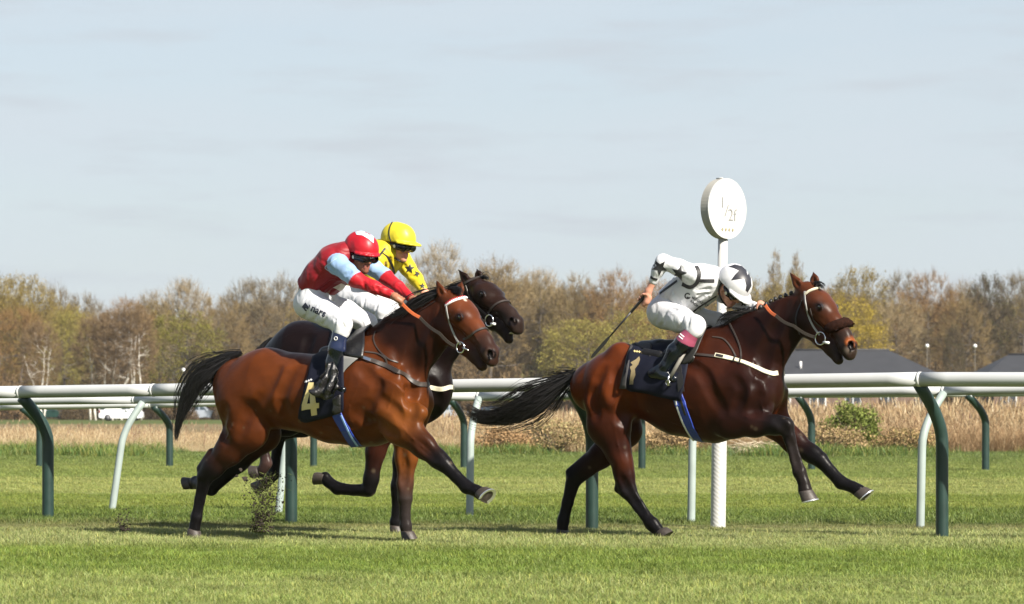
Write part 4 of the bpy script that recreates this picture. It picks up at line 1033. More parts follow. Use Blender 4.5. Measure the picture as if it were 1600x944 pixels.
    for a, b, ra, rb, l in (((1006, 546, 0), (1030, 543, 0), 14, 12, 0.9), ((1030, 543, 0), (1064, 541, 0), 12, 11, 1.0), ((1064, 541, 0), (1100, 524, 0), 11, 10, 0.8)):
        A, B = fr.at(*a), fr.at(*b); F.cone(A, B, ra * mpp(A), rb * mpp(B), 1.4 * l, 1.4 * l, fr.n, 0.03)
    for s in (1, -1):
        for a, b, ra, rb in (((1045, 552), (1062, 575), 9, 7), ((1066, 548), (1080, 560), 9, 7), ((1008, 552), (1030, 556), 8, 8)):
            dx = -0.26 * 217 * 0.47 * 0 if s == 1 else 0.5 * 217 * 0.47
            A, B = fr.at(a[0] + dx, a[1], 0.20 * s), fr.at(b[0] + dx, b[1], 0.235 * s); F.cone(A, B, ra * mpp(A), rb * mpp(B), 0.35, 0.35, fr.n, 0.03)
    sad, SS = F.build('saddle', LEATHER, H.t, 1)
    H.drape('saddle_flap', [(1106, 515), (1096, 523), (1085, 530)], [(1090, 552), (1078, 568), (1063, 572)], mat('worn grey flap leather', (0.024, 0.024, 0.023), 0.55, bump=0.2, bscale=60), 6, 8, 0.022, far=True, thick=0.006)
    decal('cloth_number', SC_, [(994, 562), (999, 557.5), (1000.5, 562), (998, 570), (992.5, 577), (993.5, 586), (990.5, 594), (990, 601), (984, 601), (985, 590), (986.5, 580), (984.5, 574), (989, 571), (985.5, 567)], mat('shaded gold print', (0.20, 0.155, 0.08), 0.6), H.t, 0.006)  # gold print darkened so its colour carries the shade on the cloth
    for i in range(4): decal('cloth_emblem', SC_, star(992 + i * 3.6, 549.5 + i * 0.5, 2.2, 0, inner=0.5, pts=4), GOLD, H.t, 0.006, 1.2)
    H.drape('weight_cloth_fold', [(990, 540), (1000, 538), (1014, 540), (1020, 546)], [(1002, 548), (1008, 551), (1014, 556), (1018, 562)], mat('charcoal cloth', (0.035, 0.033, 0.035), 0.8, bump=0.3, bscale=20), 6, 4, 0.024, far=False, thick=0.004, wave=0.004)
    H.drape('cloth_border', [(985, 542), (990, 541)], [(971, 607), (980, 606)], mat('charcoal cloth'), 3, 10, 0.022, far=False, thick=0.004, wave=0.003)
    strap('girth', H.S, [(1056, 612), (1062, 628), (1070, 650), (1080, 672), (1092, 691)], 0.085, BLUEGIRTH, H.t, fr, 0.006, 0.004, mirror=True)
    strap('girth_trim', H.S, [(1053, 614), (1059, 636), (1068, 660), (1078, 678), (1088, 691)], 0.012, SILVERP, H.t, fr, 0.004, 0.011)
    strap('girth_buckle', H.S, [(1064, 624), (1069, 640), (1072, 648)], 0.018, LEATHER, H.t, fr, 0.005, 0.011)
    strap('girth_strap', H.S, [(1059, 572), (1064, 590), (1066, 612)], 0.05, LEATHER, H.t, fr, 0.006, 0.018)
    strap('breastplate_strap', H.S, [(1066, 552), (1090, 554), (1118, 557)], 0.020, STRAPM, H.t, fr, 0.005, 0.003)
    bg_ = strap('breast_girth', H.S, [(1117, 555), (1136, 559), (1160, 566), (1180, 574), (1196, 581), (1207, 584), (1213, 583)], 0.035, WHITESTRAP, H.t, fr, 0.006, 0.004, mirror=True)
    strap('buckle', H.S, [(1119, 555.5), (1130, 558)], 0.020, LEATHER, H.t, fr, 0.004, 0.011)
    for q in ((1147, 561.5), (1156, 564.5)): strap('keeper', H.S, [(q[0] + 1.5, q[1] - 5), (q[0] - 1, q[1] + 5)], 0.010, LEATHER, H.t, fr, 0.004, 0.011)
    strap('neck_strap', H.S, [(1140, 505), (1150, 525), (1157, 545), (1158, 562)], 0.012, STRAPM, H.t, fr, 0.004, 0.003)
    strap('neck_strap', H.S, [(1113, 527), (1130, 530), (1142, 543), (1150, 558)], 0.012, STRAPM, H.t, fr, 0.004, 0.003)
    # stirrup
    mb = MB(); a = fr.at(1071, 548, 0.28); b = fr.at(1047, 590, 0.335); mb.tube([a, (a + b) / 2, b], 0.007, 6, flat=2.2); mb.link('stirrup_leather', mat('webbing grey', (0.16, 0.15, 0.13), 0.6), H.t)
    mb = MB(); c0 = fr.at(1049, 594, 0.31); hh = fr.h; q = [c0 + np.array((0, 0, 0.055)) + fr.n * 0.0, c0 + fr.n * 0.05 + np.array((0, 0, 0.02)), c0 + fr.n * 0.055 - np.array((0, 0, 0.035)), c0 - fr.n * 0.055 - np.array((0, 0, 0.035)), c0 - fr.n * 0.05 + np.array((0, 0, 0.02)), c0 + np.array((0, 0, 0.055))]
    mb.tube(q, 0.007, 8); mb.link('stirrup_iron', STEEL, H.t)
    H.ring('girth_ring', 1052, 598, 4, 0.004, STEEL, lift=0.06)
    # bridle with the sheepskin noseband
    bridle(H, STRAPM, [(1258, 456), (1259, 470), (1263, 490), (1270, 508), (1281, 524)], None, [(1258, 461), (1266, 455), (1280, 450.5), (1291, 450), (1297, 454)], (1284, 529), 10, WHITESTRAP, None, [], cheekm=mat('grey leather', (0.28, 0.27, 0.26), 0.45))
    strap('throat_lash', H.S, [(1254, 470), (1246, 488), (1244, 505), (1250, 522)], 0.010, LEATHER, H.t, fr, 0.005, 0.003)
    strap('cheek_piece', H.S, [(1266, 482), (1272, 500), (1284, 512), (1294, 520)], 0.010, STRAPM, H.t, fr, 0.004, 0.003)
    P, X, Y, Cn, L = H.hax
    r = np.random.RandomState(3); V, N_ = [], []
    cl_ = [H.S.cam(*q) for q in catmull([(1296, 513), (1305, 510), (1315, 507), (1325, 504), (1334, 501)], 1.5)]; cl_ = [c for c in cl_ if c[0] is not None]
    if len(cl_) > 3:
        pts = [p + n * 0.012 for p, n in cl_]; mb = MB()
        F = Field((fr.P0[0], fr.P0[1], 0), 28, (0.85, -0.4, 1.3), (1.5, 0.4, 1.8), 0.006)
        for a, b in zip(pts, pts[1:]): F.cone(a, b, 0.033, 0.033, k=0.01)
        ex_ = pts[-1] - Vector(Cn) * 0.05 - Vector(Y) * 0.01; F.cone(pts[-1], ex_, 0.033, 0.028, k=0.01)
        for p in pts + [ex_]:
            for _ in range(16):
                d = r.normal(size=3); d /= np.linalg.norm(d); F.ball(np.array(p) + d * 0.030 + np.array(X) * r.uniform(-.01, .01), r.uniform(0.005, 0.0085), k=0.004)
        F.build('sheepskin_noseband', mat('brown sheepskin', (0.020, 0.0085, 0.006), 0.95, spec=0.05, noise=0.5, nscale=60, bump=0.8, bscale=120), H.t, 0)
    p0 = np.array(H.sp(1276, 527)[0]) + Cn * 0.02; g0 = fr.at(1212, 493, 0.135); g1 = fr.at(1196, 477, 0.10)
    rein(H, [g1, g0, fr.at(1240, 509, 0.13), p0], 0.022, [GRIPO, STRAPM, STRAPM], ['rein_grip', 'rein', 'rein'])
    mb = MB(); a = Vector(np.array(H.sp(1284, 531)[0]) + Cn * 0.022 + X * 0.035 + Y * 0.01); b = a + Vector(X) * 0.040 + Vector(Y) * 0.030; mb.tube([a, b], [0.008, 0.010], 8); mb.link('bit_cheek', mat('white bit guard', (0.75, 0.75, 0.75), 0.4), H.t)
    return H, Rd

def bay_and_rider():
    H = horse_four(); fr = H.fr
    C1 = fr.at(622, 468, 0.15); G1 = fr.at(660, 492, 0.10); wd = (G1 - C1) / np.linalg.norm(G1 - C1)
    C2 = fr.at(653, 474, -0.09)
    Rd = make_rider(H, 'jockey in a red jersey with pale blue sleeves, crouched over the bay horse',
        [(491, 448, 0, 26, 0.155), (508, 432, 0, 29, 0.17), (530, 411, 0, 30, 0.19), (545, 398, 0, 21, 0.15)],
        [dict(sleeve=[(529, 414, 0.17, 16.5), (543, 425, 0.20, 14), (553, 434, 0.22, 12.5), (556, 437, 0.22, 12), (585, 449, 0.20, 10), (610, 460, 0.17, 7.5)], wrist=(615, 463, 0.165)),
         dict(sleeve=[(562, 406, -0.15, 15), (584, 419, -0.19, 13), (600, 431, -0.2, 12), (603, 434, -0.2, 12), (622, 449, -0.15, 10), (640, 464, -0.1, 7.5)], wrist=(646, 469, -0.09))],
        [dict(thigh=[(490, 478, 0.09, 25), (512, 491, 0.18, 19.5), (534, 507, 0.25, 15.5), (533, 519, 0.26, 13.2)],
              boot=[(532, 519, 0.265, 12), (527, 543, 0.27, 12.5), (526, 546, 0.27, 12.3), (520, 568, 0.275, 11), (514, 590, 0.28, 8.5)], bcol=[(0.012, 0.018, 0.050)] * 2 + [(0.004, 0.006, 0.009)] * 3,
              foot=[(514, 592, 0.28, 8.5), (505, 602, 0.28, 7), (520, 606, 0.285, 7), (536, 609, 0.29, 5.8)]),
         dict(thigh=[(500, 475, -0.09, 24), (540, 488, -0.18, 18.5), (573, 505, -0.25, 15.5), (574, 515, -0.25, 13)],
              boot=[(574, 516, -0.26, 12.5), (560, 558, -0.28, 11), (552, 586, -0.28, 8.5)], foot=[(552, 588, -0.28, 8.5), (546, 598, -0.28, 7), (570, 604, -0.29, 6)])],
        ((563, 400), 0.0, 50, 12, 0.0),
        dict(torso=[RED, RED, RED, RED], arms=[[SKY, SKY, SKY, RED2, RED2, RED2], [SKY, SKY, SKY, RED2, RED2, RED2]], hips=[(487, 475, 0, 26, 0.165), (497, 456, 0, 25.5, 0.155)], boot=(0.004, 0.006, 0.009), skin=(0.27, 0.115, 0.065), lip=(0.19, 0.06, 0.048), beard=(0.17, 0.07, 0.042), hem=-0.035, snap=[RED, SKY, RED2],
             folds=[[(500, 455), (520, 440)], [(510, 462), (530, 448)], [(505, 408), (522, 425)], [(540, 430), (550, 424)], [(568, 442), (572, 452)], [(590, 448), (593, 458)]],
             bfolds=[[(482, 488), (476, 498)], [(496, 492), (486, 506)], [(510, 498), (502, 512)], [(524, 500), (520, 518)], [(532, 500), (540, 512)]]),
        hands=[dict(C=C1, g=wd, b=np.array((0, 0, 1.0)) + fr.n * 0.5 + fr.h * 0.4, sz=1.0), dict(C=C2, g=fr.n, b=np.array((0, 0, 1.0)) + fr.h * 0.6, sz=0.95)])
    hp = Rd.hp; t = Rd.t
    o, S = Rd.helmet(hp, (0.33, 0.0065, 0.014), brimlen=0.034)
    decal('helmet_diamond', S, [(555, 362.5), (564, 361), (572, 362.5), (580, 367), (584, 371), (583.5, 380), (575, 373), (566, 368), (557, 367)], PALEB, t, 0.002)
    og, SG = Rd.goggles(hp, None); Rd.cupring(hp, 559, 407, SG)
    print_text('goggle_mark', SG, 'Lu', (578, 404), (5.2, -0.7), (0.4, -5.2), WHITEP, t, 0.002, 0.02)
    Rd.strapline('chin_strap', [hp(-0.03, 0.02, 0.088), hp(-0.01, -0.04, 0.084), hp(0.04, -0.09, 0.055), hp(0.075, -0.115, 0.0), hp(0.04, -0.09, -0.055), hp(-0.01, -0.04, -0.084), hp(-0.03, 0.02, -0.088)], 0.006, mat('red strap', (0.4, 0.01, 0.02), 0.6))
    strap('sleeve_seam', Rd.SJ, [(526, 404), (518, 410), (508, 418), (517, 425), (527, 431)], 0.005, PALEB, t, fr, 0.002, 0.001)
    decal('jersey_patch', Rd.SJ, [(520, 449), (533, 442), (549, 449.5), (536, 457)], mat('pale patch', (0.62, 0.55, 0.50), 0.6), t, 0.004)
    print_text('lettering', Rd.SB, 'nars', (485, 485.5), (13.2, 6.1), (6.4, -14.5), INK, t, 0.004, 0.02)
    decal('apostrophe', Rd.SB, [(483.2, 476), (485.2, 476.8), (485, 481), (483.8, 480.4)], INK, t, 0.004, 1.0)
    decal('horse_head_emblem', Rd.SB, [(472, 480), (475, 476), (478, 473), (480.5, 476.5), (483, 480), (481.5, 484), (479, 481.5), (477, 482), (480, 485.5), (477.5, 486), (474.5, 482)], INK, t, 0.004, 1.2)
    # knee badge
    p, nn = Rd.SBo[0].cam(525, 529)
    if p is not None:
        mb = MB(); u = nn.cross(Vector((0, 0, 1))).normalized(); w = nn.cross(u); mb.tube([p + nn * .003 + u * .012 * math.cos(a) + w * .012 * math.sin(a) for a in [R(24 * i) for i in range(16)]], 0.003, 5, cap=False); mb.link('boot_badge', SILVERP, t)
    H.t2 = whip('whip with an orange grip laid along the bay horse\'s rein', C1 - wd * 0.05, C1 + wd * 0.02, C1 + wd * 0.05) if False else None
    cl, SC_ = H.drape('saddle_cloth', [(490, 560), (505, 560), (522, 556), (540, 548)], [(467, 652), (478, 658), (505, 653), (538, 643)], CLOTHM, 16, 16, 0.014, wave=0.006, seed=8)
    F = Field((fr.P0[0], fr.P0[1], 0), 28, (-0.6, -0.34, 1.0), (0.7, 0.34, 1.7), 0.008)
    for a, b, ra, rb, l in (((510, 552, 0), (540, 546, 0), 11, 11, 0.9), ((540, 546, 0), (572, 530, 0), 11, 11, 0.9)):
        A, B = fr.at(*a), fr.at(*b); F.cone(A, B, ra * mpp(A), rb * mpp(B), 1.5 * l, 1.5 * l, fr.n, 0.03)
    F.build('saddle', LEATHER, H.t, 1)
    FL = mat('saddle flap leather', (0.008, 0.008, 0.009), 0.35, bump=0.25, bscale=40)
    H.drape('saddle_flap', [(572, 522), (556, 530), (541, 541)], [(568, 562), (554, 560), (538, 557)], FL, 8, 8, 0.024, far=True, thick=0.006)
    H.drape('flap_lining', [(560, 562), (549, 560), (536, 558)], [(551, 570), (541, 580), (535, 592)], GREYFLAP, 6, 6, 0.020, far=False)
    # loose black cloth blown over the foot
    H.drape('loose_cloth', [(520, 588), (526, 577), (532, 572), (537, 580)], [(493, 612), (508, 622), (526, 622), (542, 607)], mat('black satin', (0.012, 0.011, 0.012), 0.36, bump=0.6, bscale=9, bdist=0.03, warp=1.5), 18, 14, 0.07, far=False, thick=0.004, wave=0.026, seed=12)
    H.drape('loose_cloth_tail', [(524, 622), (532, 618), (537, 616)], [(524, 640), (530, 645), (537, 642)], mat('black satin'), 5, 5, 0.035, far=False, thick=0.004, wave=0.010, seed=13)
    for k, q in enumerate(([(483.5, 598), (491, 598), (496, 648), (487, 649.5)], [(483, 598), (488, 600), (480.5, 632), (472.5, 639), (472.5, 632)], [(472.5, 632), (499, 629), (499, 637), (472.5, 641)])): decal('cloth_number', SC_, q, GOLD, H.t, 0.007 + 0.0012 * k)
    for i in range(4): decal('cloth_emblem', SC_, star(476 + i * 3.6, 598 - i * 1.4, 2.2, 0, inner=0.5, pts=4), SILVERP, H.t, 0.007, 1.2)
    strap('girth', H.S, [(526, 646), (531, 656), (538, 668), (546, 682), (556, 696)], 0.085, BLUEGIRTH, H.t, fr, 0.006, 0.004, mirror=True)
    strap('girth_trim', H.S, [(534, 648), (541, 664), (549, 680), (559, 695)], 0.014, mat('pale blue webbing', (0.25, 0.40, 0.75), 0.5), H.t, fr, 0.004, 0.011)
    strap('breast_girth', H.S, [(567, 559), (588, 566), (604, 572), (620, 580), (632, 586), (642, 594), (655, 600), (664, 601)], 0.034, STRAPM, H.t, fr, 0.006, 0.004, mirror=True)
    strap('buckle', H.S, [(568, 560), (579, 564)], 0.022, STEEL, H.t, fr, 0.005, 0.011)
    strap('neck_strap', H.S, [(570, 550), (590, 553), (602, 560), (605, 570)], 0.012, STRAPM, H.t, fr, 0.004, 0.003)
    strap('neck_strap', H.S, [(587, 518), (584, 530), (590, 545), (606, 560), (622, 567)], 0.009, STRAPM, H.t, fr, 0.004, 0.003)
    bridle(H, STRAPM, [(698, 478), (700, 492), (707, 515), (714, 530), (720, 539)], [(724, 531), (733, 526), (744, 518), (754, 514), (762, 513)], [(697, 478), (708, 471), (722, 466.5), (734, 466), (739, 469)], (722, 543), 8.5, mat('white beaded browband', (0.78, 0.74, 0.74), 0.4), None, [(694, 478), (690, 500), (694, 530)], cheekm=mat('grey leather'))
    # red diamonds on the browband
    for q in catmull([(699, 475.5), (708, 470), (722, 465.5), (733, 465)], 3.2): decal('browband_bead', H.S, star(q[0], q[1] - 0.4, 1.7, 0, inner=0.6, pts=4), mat('red bead', (0.45, 0.02, 0.03), 0.3), H.t, 0.012, 1.0)
    P, X, Y, Cn, L = H.hax
    p0 = np.array(H.sp(714, 541)[0]) + Cn * 0.02
    rein(H, [fr.at(628, 474, 0.13), fr.at(656, 496, 0.115), fr.at(687, 521, 0.13), p0], 0.022, [GRIPO, STRAPM, STRAPM], ['rein_grip', 'rein', 'rein'])
    mb = MB(); a = Vector(np.array(H.sp(726, 543)[0]) + Cn * 0.018); b = a + Vector(X) * 0.055 + Vector(Y) * 0.02; mb.tube([a, b], [0.010, 0.004], 8); mb.link('bit_cheek', STEEL, H.t)
    return H, Rd

def dark_and_rider():
    H = horse_two(); fr = H.fr
    C1 = fr.at(632, 462, 0.12); C2 = fr.at(667, 463, -0.10)
    Rd = make_rider(H, 'jockey in yellow silks and a yellow helmet on the dark horse behind',
        [(548, 446, 0, 25, 0.15), (568, 430, 0, 28, 0.165), (595, 404, 0, 29, 0.185), (609, 393, 0, 20, 0.14)],
        [dict(sleeve=[(590, 408, 0.17, 15), (582, 430, 0.20, 12), (600, 446, 0.18, 10), (622, 456, 0.14, 7.5)], wrist=(627, 459, 0.13)),
         dict(sleeve=[(625, 399, -0.15, 15), (637, 419, -0.20, 12.5), (650, 436, -0.18, 11), (660, 451, -0.13, 8)], wrist=(664, 457, -0.115))],
        [dict(thigh=[(548, 468, 0.09, 24), (575, 476, 0.18, 18), (600, 488, 0.25, 15), (600, 498, 0.25, 13)], boot=[(599, 499, 0.26, 12), (590, 540, 0.275, 11), (584, 568, 0.28, 8.5)], foot=[(584, 570, 0.28, 8), (576, 580, 0.28, 7), (602, 586, 0.29, 6)]),
         dict(thigh=[(560, 466, -0.09, 24), (602, 474, -0.18, 18), (636, 486, -0.25, 14.5), (636, 496, -0.25, 12.5)], boot=[(636, 498, -0.26, 12), (625, 540, -0.275, 11), (618, 566, -0.28, 8.5)], foot=[(618, 568, -0.28, 8), (610, 578, -0.28, 7), (636, 584, -0.29, 6)])],
        ((621, 384), 0.0, 38, 9, 0.0),
        dict(torso=[YEL] * 4, arms=[[YEL] * 4, [YEL] * 4], hips=[(545, 470, 0, 25, 0.16), (553, 452, 0, 24, 0.15)], boot=(0.010, 0.012, 0.016), skin=(0.50, 0.25, 0.17), lip=(0.40, 0.15, 0.13), hem=-0.02,
             folds=[[(630, 412), (640, 424)], [(640, 430), (652, 432)], [(610, 405), (612, 430)], [(604, 412), (606, 436)]], bfolds=[[(570, 465), (566, 486)], [(590, 474), (584, 492)]]),
        hands=[dict(C=C1, g=fr.n, b=np.array((0, 0, 1.0)) + fr.h * 0.6, sz=0.95), dict(C=C2, g=fr.n, b=np.array((0, 0, 1.0)) + fr.h * 0.6, sz=0.95)])
    hp = Rd.hp; t = Rd.t
    o, S = Rd.helmet(hp, (0.50, 0.42, 0.022), brimlen=0.085)
    strap('helmet_band', S, [(613, 347.5), (609, 356), (608, 366), (610.5, 377)], 0.010, BLACKP, t, fr, 0.003, 0.001)
    og, SG = Rd.goggles(hp, None); Rd.cupring(hp, 621.5, 391, SG)
    Rd.strapline('chin_strap', [hp(-0.03, 0.02, 0.088), hp(-0.015, -0.04, 0.084), hp(0.035, -0.09, 0.055), hp(0.07, -0.115, 0.0), hp(0.035, -0.09, -0.055), hp(-0.015, -0.04, -0.084), hp(-0.03, 0.02, -0.088)], 0.006, BLACKP)
    strap('collar_band', Rd.SJ, [(598, 396), (607, 404), (613, 416), (616, 430)], 0.020, BLACKP, t, fr, 0.003, 0.001)
    strap('shoulder_band', Rd.SJ, [(592, 401), (598, 393), (602, 388)], 0.016, BLACKP, t, fr, 0.003, 0.001)
    for (x, y, r_, ro) in ((640, 420, 8.5, 5), (652, 428, 5.5, 30), (660, 447, 5, 0)): decal('star_patch', Rd.SJ, star(x, y, r_, ro), BLACKP, t, 0.003)
    H.drape('saddle_cloth', [(520, 508), (535, 510), (555, 508), (575, 502)], [(505, 590), (520, 596), (545, 592), (575, 585)], CLOTHM, 10, 8, 0.014, wave=0.004)
    F = Field((fr.P0[0], fr.P0[1], 0), 28, (-0.6, -0.34, 1.1), (0.8, 0.34, 1.9), 0.009)
    for a, b, ra, rb in (((540, 518, 0), (575, 512, 0), 10, 10), ((575, 512, 0), (612, 500, 0), 10, 10)):
        A, B = fr.at(*a), fr.at(*b); F.cone(A, B, ra * mpp(A), rb * mpp(B), 1.5, 1.5, fr.n, 0.03)
    F.build('saddle', LEATHER, H.t, 1)
    strap('girth', H.S, [(575, 600), (582, 630), (592, 655), (602, 672)], 0.085, BLUEGIRTH, H.t, fr, 0.006, 0.004, mirror=True)
    strap('breast_girth', H.S, [(610, 555), (640, 575), (663, 602), (675, 606), (690, 608), (702, 605)], 0.034, WHITESTRAP, H.t, fr, 0.006, 0.004, mirror=True)
    bridle(H, STRAPM, [(728, 446), (736, 466), (748, 480), (760, 492)], [(763, 490), (768, 482), (776, 475), (786, 471), (793, 471)], [(726, 443), (736, 438.5), (748, 434), (757, 431.5)], (767, 501), 9, STRAPM, None, [(728, 450), (726, 470), (732, 490)])
    P, X, Y, Cn, L = H.hax
    p0 = np.array(H.sp(762, 503)[0]) + Cn * 0.02
    rein(H, [fr.at(640, 466, 0.11), fr.at(668, 462, 0.10), fr.at(700, 470, 0.12), p0], 0.020, [STRAPM, STRAPM, STRAPM], ['rein', 'rein', 'rein'])
    mb = MB(); a = Vector(np.array(H.sp(770, 506)[0]) + Cn * 0.02); b = a + Vector(X) * 0.040 + Vector(Y) * 0.02; mb.tube([a, b], [0.008, 0.010], 8); mb.link('bit_cheek', mat('white bit guard'), H.t)
    return H, Rd

# ================================================================== GROUND, TURF AND ROUGH
def nodes(m): return m.node_tree.nodes, m.node_tree.links
def turf_material(name, blade):
    """mown turf: colour varies by mowing band, patch and blade; bands lie across the course"""
    m = bpy.data.materials.new(name); m.use_nodes = True; N, Lk = nodes(m); b = N['Principled BSDF']
    g = N.new('ShaderNodeNewGeometry'); sp = N.new('ShaderNodeSeparateXYZ'); Lk.new(g.outputs['Position'], sp.inputs[0])
    n1 = N.new('ShaderNodeTexNoise'); n1.inputs['Scale'].default_value = 0.35; n1.inputs['Detail'].default_value = 5; Lk.new(g.outputs['Position'], n1.inputs['Vector'])
    # distance across the bands = y + 0.04 x + wobble
    a = N.new('ShaderNodeMath'); a.operation = 'MULTIPLY_ADD'; a.inputs[1].default_value = 0.05; Lk.new(sp.outputs[0], a.inputs[0]); Lk.new(sp.outputs[1], a.inputs[2])
    c = N.new('ShaderNodeMath'); c.operation = 'MULTIPLY_ADD'; c.inputs[1].default_value = 1.6; Lk.new(n1.outputs[0], c.inputs[0]); Lk.new(a.outputs[0], c.inputs[2])
    mr = N.new('ShaderNodeMapRange'); mr.inputs[1].default_value = 14; mr.inputs[2].default_value = 74; Lk.new(c.outputs[0], mr.inputs[0])
    r = N.new('ShaderNodeValToRGB'); el = r.color_ramp.elements; r.color_ramp.interpolation = 'LINEAR'
    k = 1.55 if blade else 1.0
    stops = [(14.5, (0.1355, 0.1608, 0.0472)), (17.3, (0.1355, 0.1608, 0.0472)), (18.5, (0.0916, 0.1261, 0.0226)), (21.0, (0.0935, 0.1261, 0.0226)), (22.2, (0.1545, 0.1730, 0.0636)), (24.4, (0.1526, 0.1690, 0.0636)), (25.5, (0.1030, 0.1038, 0.0390)), (26.6, (0.0649, 0.0916, 0.0185)),
             (29.6, (0.0744, 0.1018, 0.0185)), (30.4, (0.1126, 0.1343, 0.0267)), (35.0, (0.0973, 0.1241, 0.0226)), (35.8, (0.1507, 0.1690, 0.0513)), (43.0, (0.1507, 0.1668, 0.0513)), (44.4, (0.1011, 0.1283, 0.0308)), (52.0, (0.1164, 0.1384, 0.0369)), (60.0, (0.0840, 0.1099, 0.0276)), (70.0, (0.0744, 0.0997, 0.0287))]
    while len(el) > 1: el.remove(el[-1])
    for i, (y, col) in enumerate(stops):
        e = el[0] if i == 0 else el.new((y + 0.8 - 14) / 60); e.position = (y + 0.8 - 14) / 60; e.color = (*[v * k for v in col], 1)
    Lk.new(mr.outputs[0], r.inputs[0])
    n2 = N.new('ShaderNodeTexNoise'); n2.inputs['Scale'].default_value = 1.7 if blade else 6; n2.inputs['Detail'].default_value = 6; Lk.new(g.outputs['Position'], n2.inputs['Vector'])
    m2 = N.new('ShaderNodeMapRange'); m2.inputs[1].default_value = 0.3; m2.inputs[2].default_value = 0.7; m2.inputs[3].default_value = 0.72; m2.inputs[4].default_value = 1.28; Lk.new(n2.outputs[0], m2.inputs[0])
    v = N.new('ShaderNodeVectorMath'); v.operation = 'SCALE'; Lk.new(r.outputs[0], v.inputs[0]); Lk.new(m2.outputs[0], v.inputs['Scale']); src = v.outputs[0]
    if blade:
        oi = N.new('ShaderNodeAttribute'); oi.attribute_name = 'tint'; oi.attribute_type = 'GEOMETRY'
        mx_ = N.new('ShaderNodeMixRGB'); mx_.blend_type = 'MULTIPLY'; mx_.inputs[0].default_value = 1.0; Lk.new(src, mx_.inputs[1]); Lk.new(oi.outputs['Color'], mx_.inputs[2]); src = mx_.outputs[0]
    else:
        # beyond the course: rough straw ground, a green strip, then far fields
        r2 = N.new('ShaderNodeValToRGB'); e2 = r2.color_ramp.elements; mr2 = N.new('ShaderNodeMapRange'); mr2.inputs[1].default_value = 60; mr2.inputs[2].default_value = 460; Lk.new(c.outputs[0], mr2.inputs[0]); Lk.new(mr2.outputs[0], r2.inputs[0])
        e2[0].position = 0.0; e2[0].color = (0.10, 0.085, 0.045, 1); e2[1].position = 1.0; e2[1].color = (0.05, 0.045, 0.025, 1)
        for p_, col in ((0.40, (0.16, 0.125, 0.065)), (0.46, (0.07, 0.09, 0.025)), (0.70, (0.075, 0.09, 0.028))): e = e2.new(p_); e.color = (*col, 1)
        mk = N.new('ShaderNodeMapRange'); mk.inputs[1].default_value = 69; mk.inputs[2].default_value = 72; Lk.new(c.outputs[0], mk.inputs[0])
        mx_ = N.new('ShaderNodeMixRGB'); Lk.new(mk.outputs[0], mx_.inputs[0]); Lk.new(src, mx_.inputs[1]); Lk.new(r2.outputs[0], mx_.inputs[2]); src = mx_.outputs[0]
    Lk.new(src, b.inputs['Base Color']); b.inputs['Roughness'].default_value = 0.55 if blade else 0.9; b.inputs['Specular IOR Level'].default_value = 0.35 if blade else 0.1
    if blade:
        tr = N.new('ShaderNodeBsdfTranslucent'); Lk.new(src, tr.inputs[0]); ms = N.new('ShaderNodeMixShader'); ms.inputs[0].default_value = 0.25
        Lk.new(b.outputs[0], ms.inputs[1]); Lk.new(tr.outputs[0], ms.inputs[2]); Lk.new(ms.outputs[0], N['Material Output'].inputs[0])
    return m

def tint_attr(me, cols):
    a = me.color_attributes.new('tint', 'FLOAT_COLOR', 'POINT'); c = np.ones((len(me.vertices), 4), np.float32); c[:, :3] = cols; a.data.foreach_set('color', c.ravel())

def blades(seed, n, rad, h0, h1, w0, lean, segs=2, tints=((1, 1, 1),), headed=False):
    """one tuft of bent blades as a mesh (not linked): each blade tapers to a point"""
    r = np.random.RandomState(seed); V, F, T = [], [], []
    for _ in range(n):
        a, q = r.uniform(0, 6.283), rad * math.sqrt(r.uniform()); x, y = q * math.cos(a), q * math.sin(a); h = r.uniform(h0, h1); w = w0 * r.uniform(0.7, 1.3)
        d = r.uniform(0, 6.283); l = h * lean * r.uniform(0.2, 1.3); fx, fy = math.cos(d) * l, math.sin(d) * l; s = r.uniform(0, 6.283); sx, sy = math.cos(s) * w / 2, math.sin(s) * w / 2
        t = np.array(tints[r.randint(len(tints))]) * r.uniform(0.8, 1.2); b = len(V)
        for i in range(segs):
            k = i / segs; kk = k * k; ww = 1 - 0.55 * k; V += [(x + fx * kk - sx * ww, y + fy * kk - sy * ww, h * k), (x + fx * kk + sx * ww, y + fy * kk + sy * ww, h * k)]; T += [t * (0.75 + 0.3 * k)] * 2
        V.append((x + fx, y + fy, h * (1 - 0.15 * lean))); T.append(t * 1.1)
        for i in range(segs - 1): F.append((b + 2 * i, b + 2 * i + 1, b + 2 * i + 3, b + 2 * i + 2))
        F.append((b + 2 * segs - 2, b + 2 * segs - 1, b + 2 * segs))
        if headed and r.uniform() < headed:
            c = len(V); u = 0.16 * h; hx, hy = x + fx, y + fy; V += [(hx - sx * 2.2, hy - sy * 2.2, h * .86), (hx + sx * 2.2, hy + sy * 2.2, h * .86), (hx + fx * .1, hy + fy * .1, h * .86 + u)]; T += [t * 0.8] * 3; F.append((c, c + 1, c + 2))
    me = bpy.data.meshes.new('tuft'); me.from_pydata(V, [], F); me.update(); tint_attr(me, np.array(T)); return me

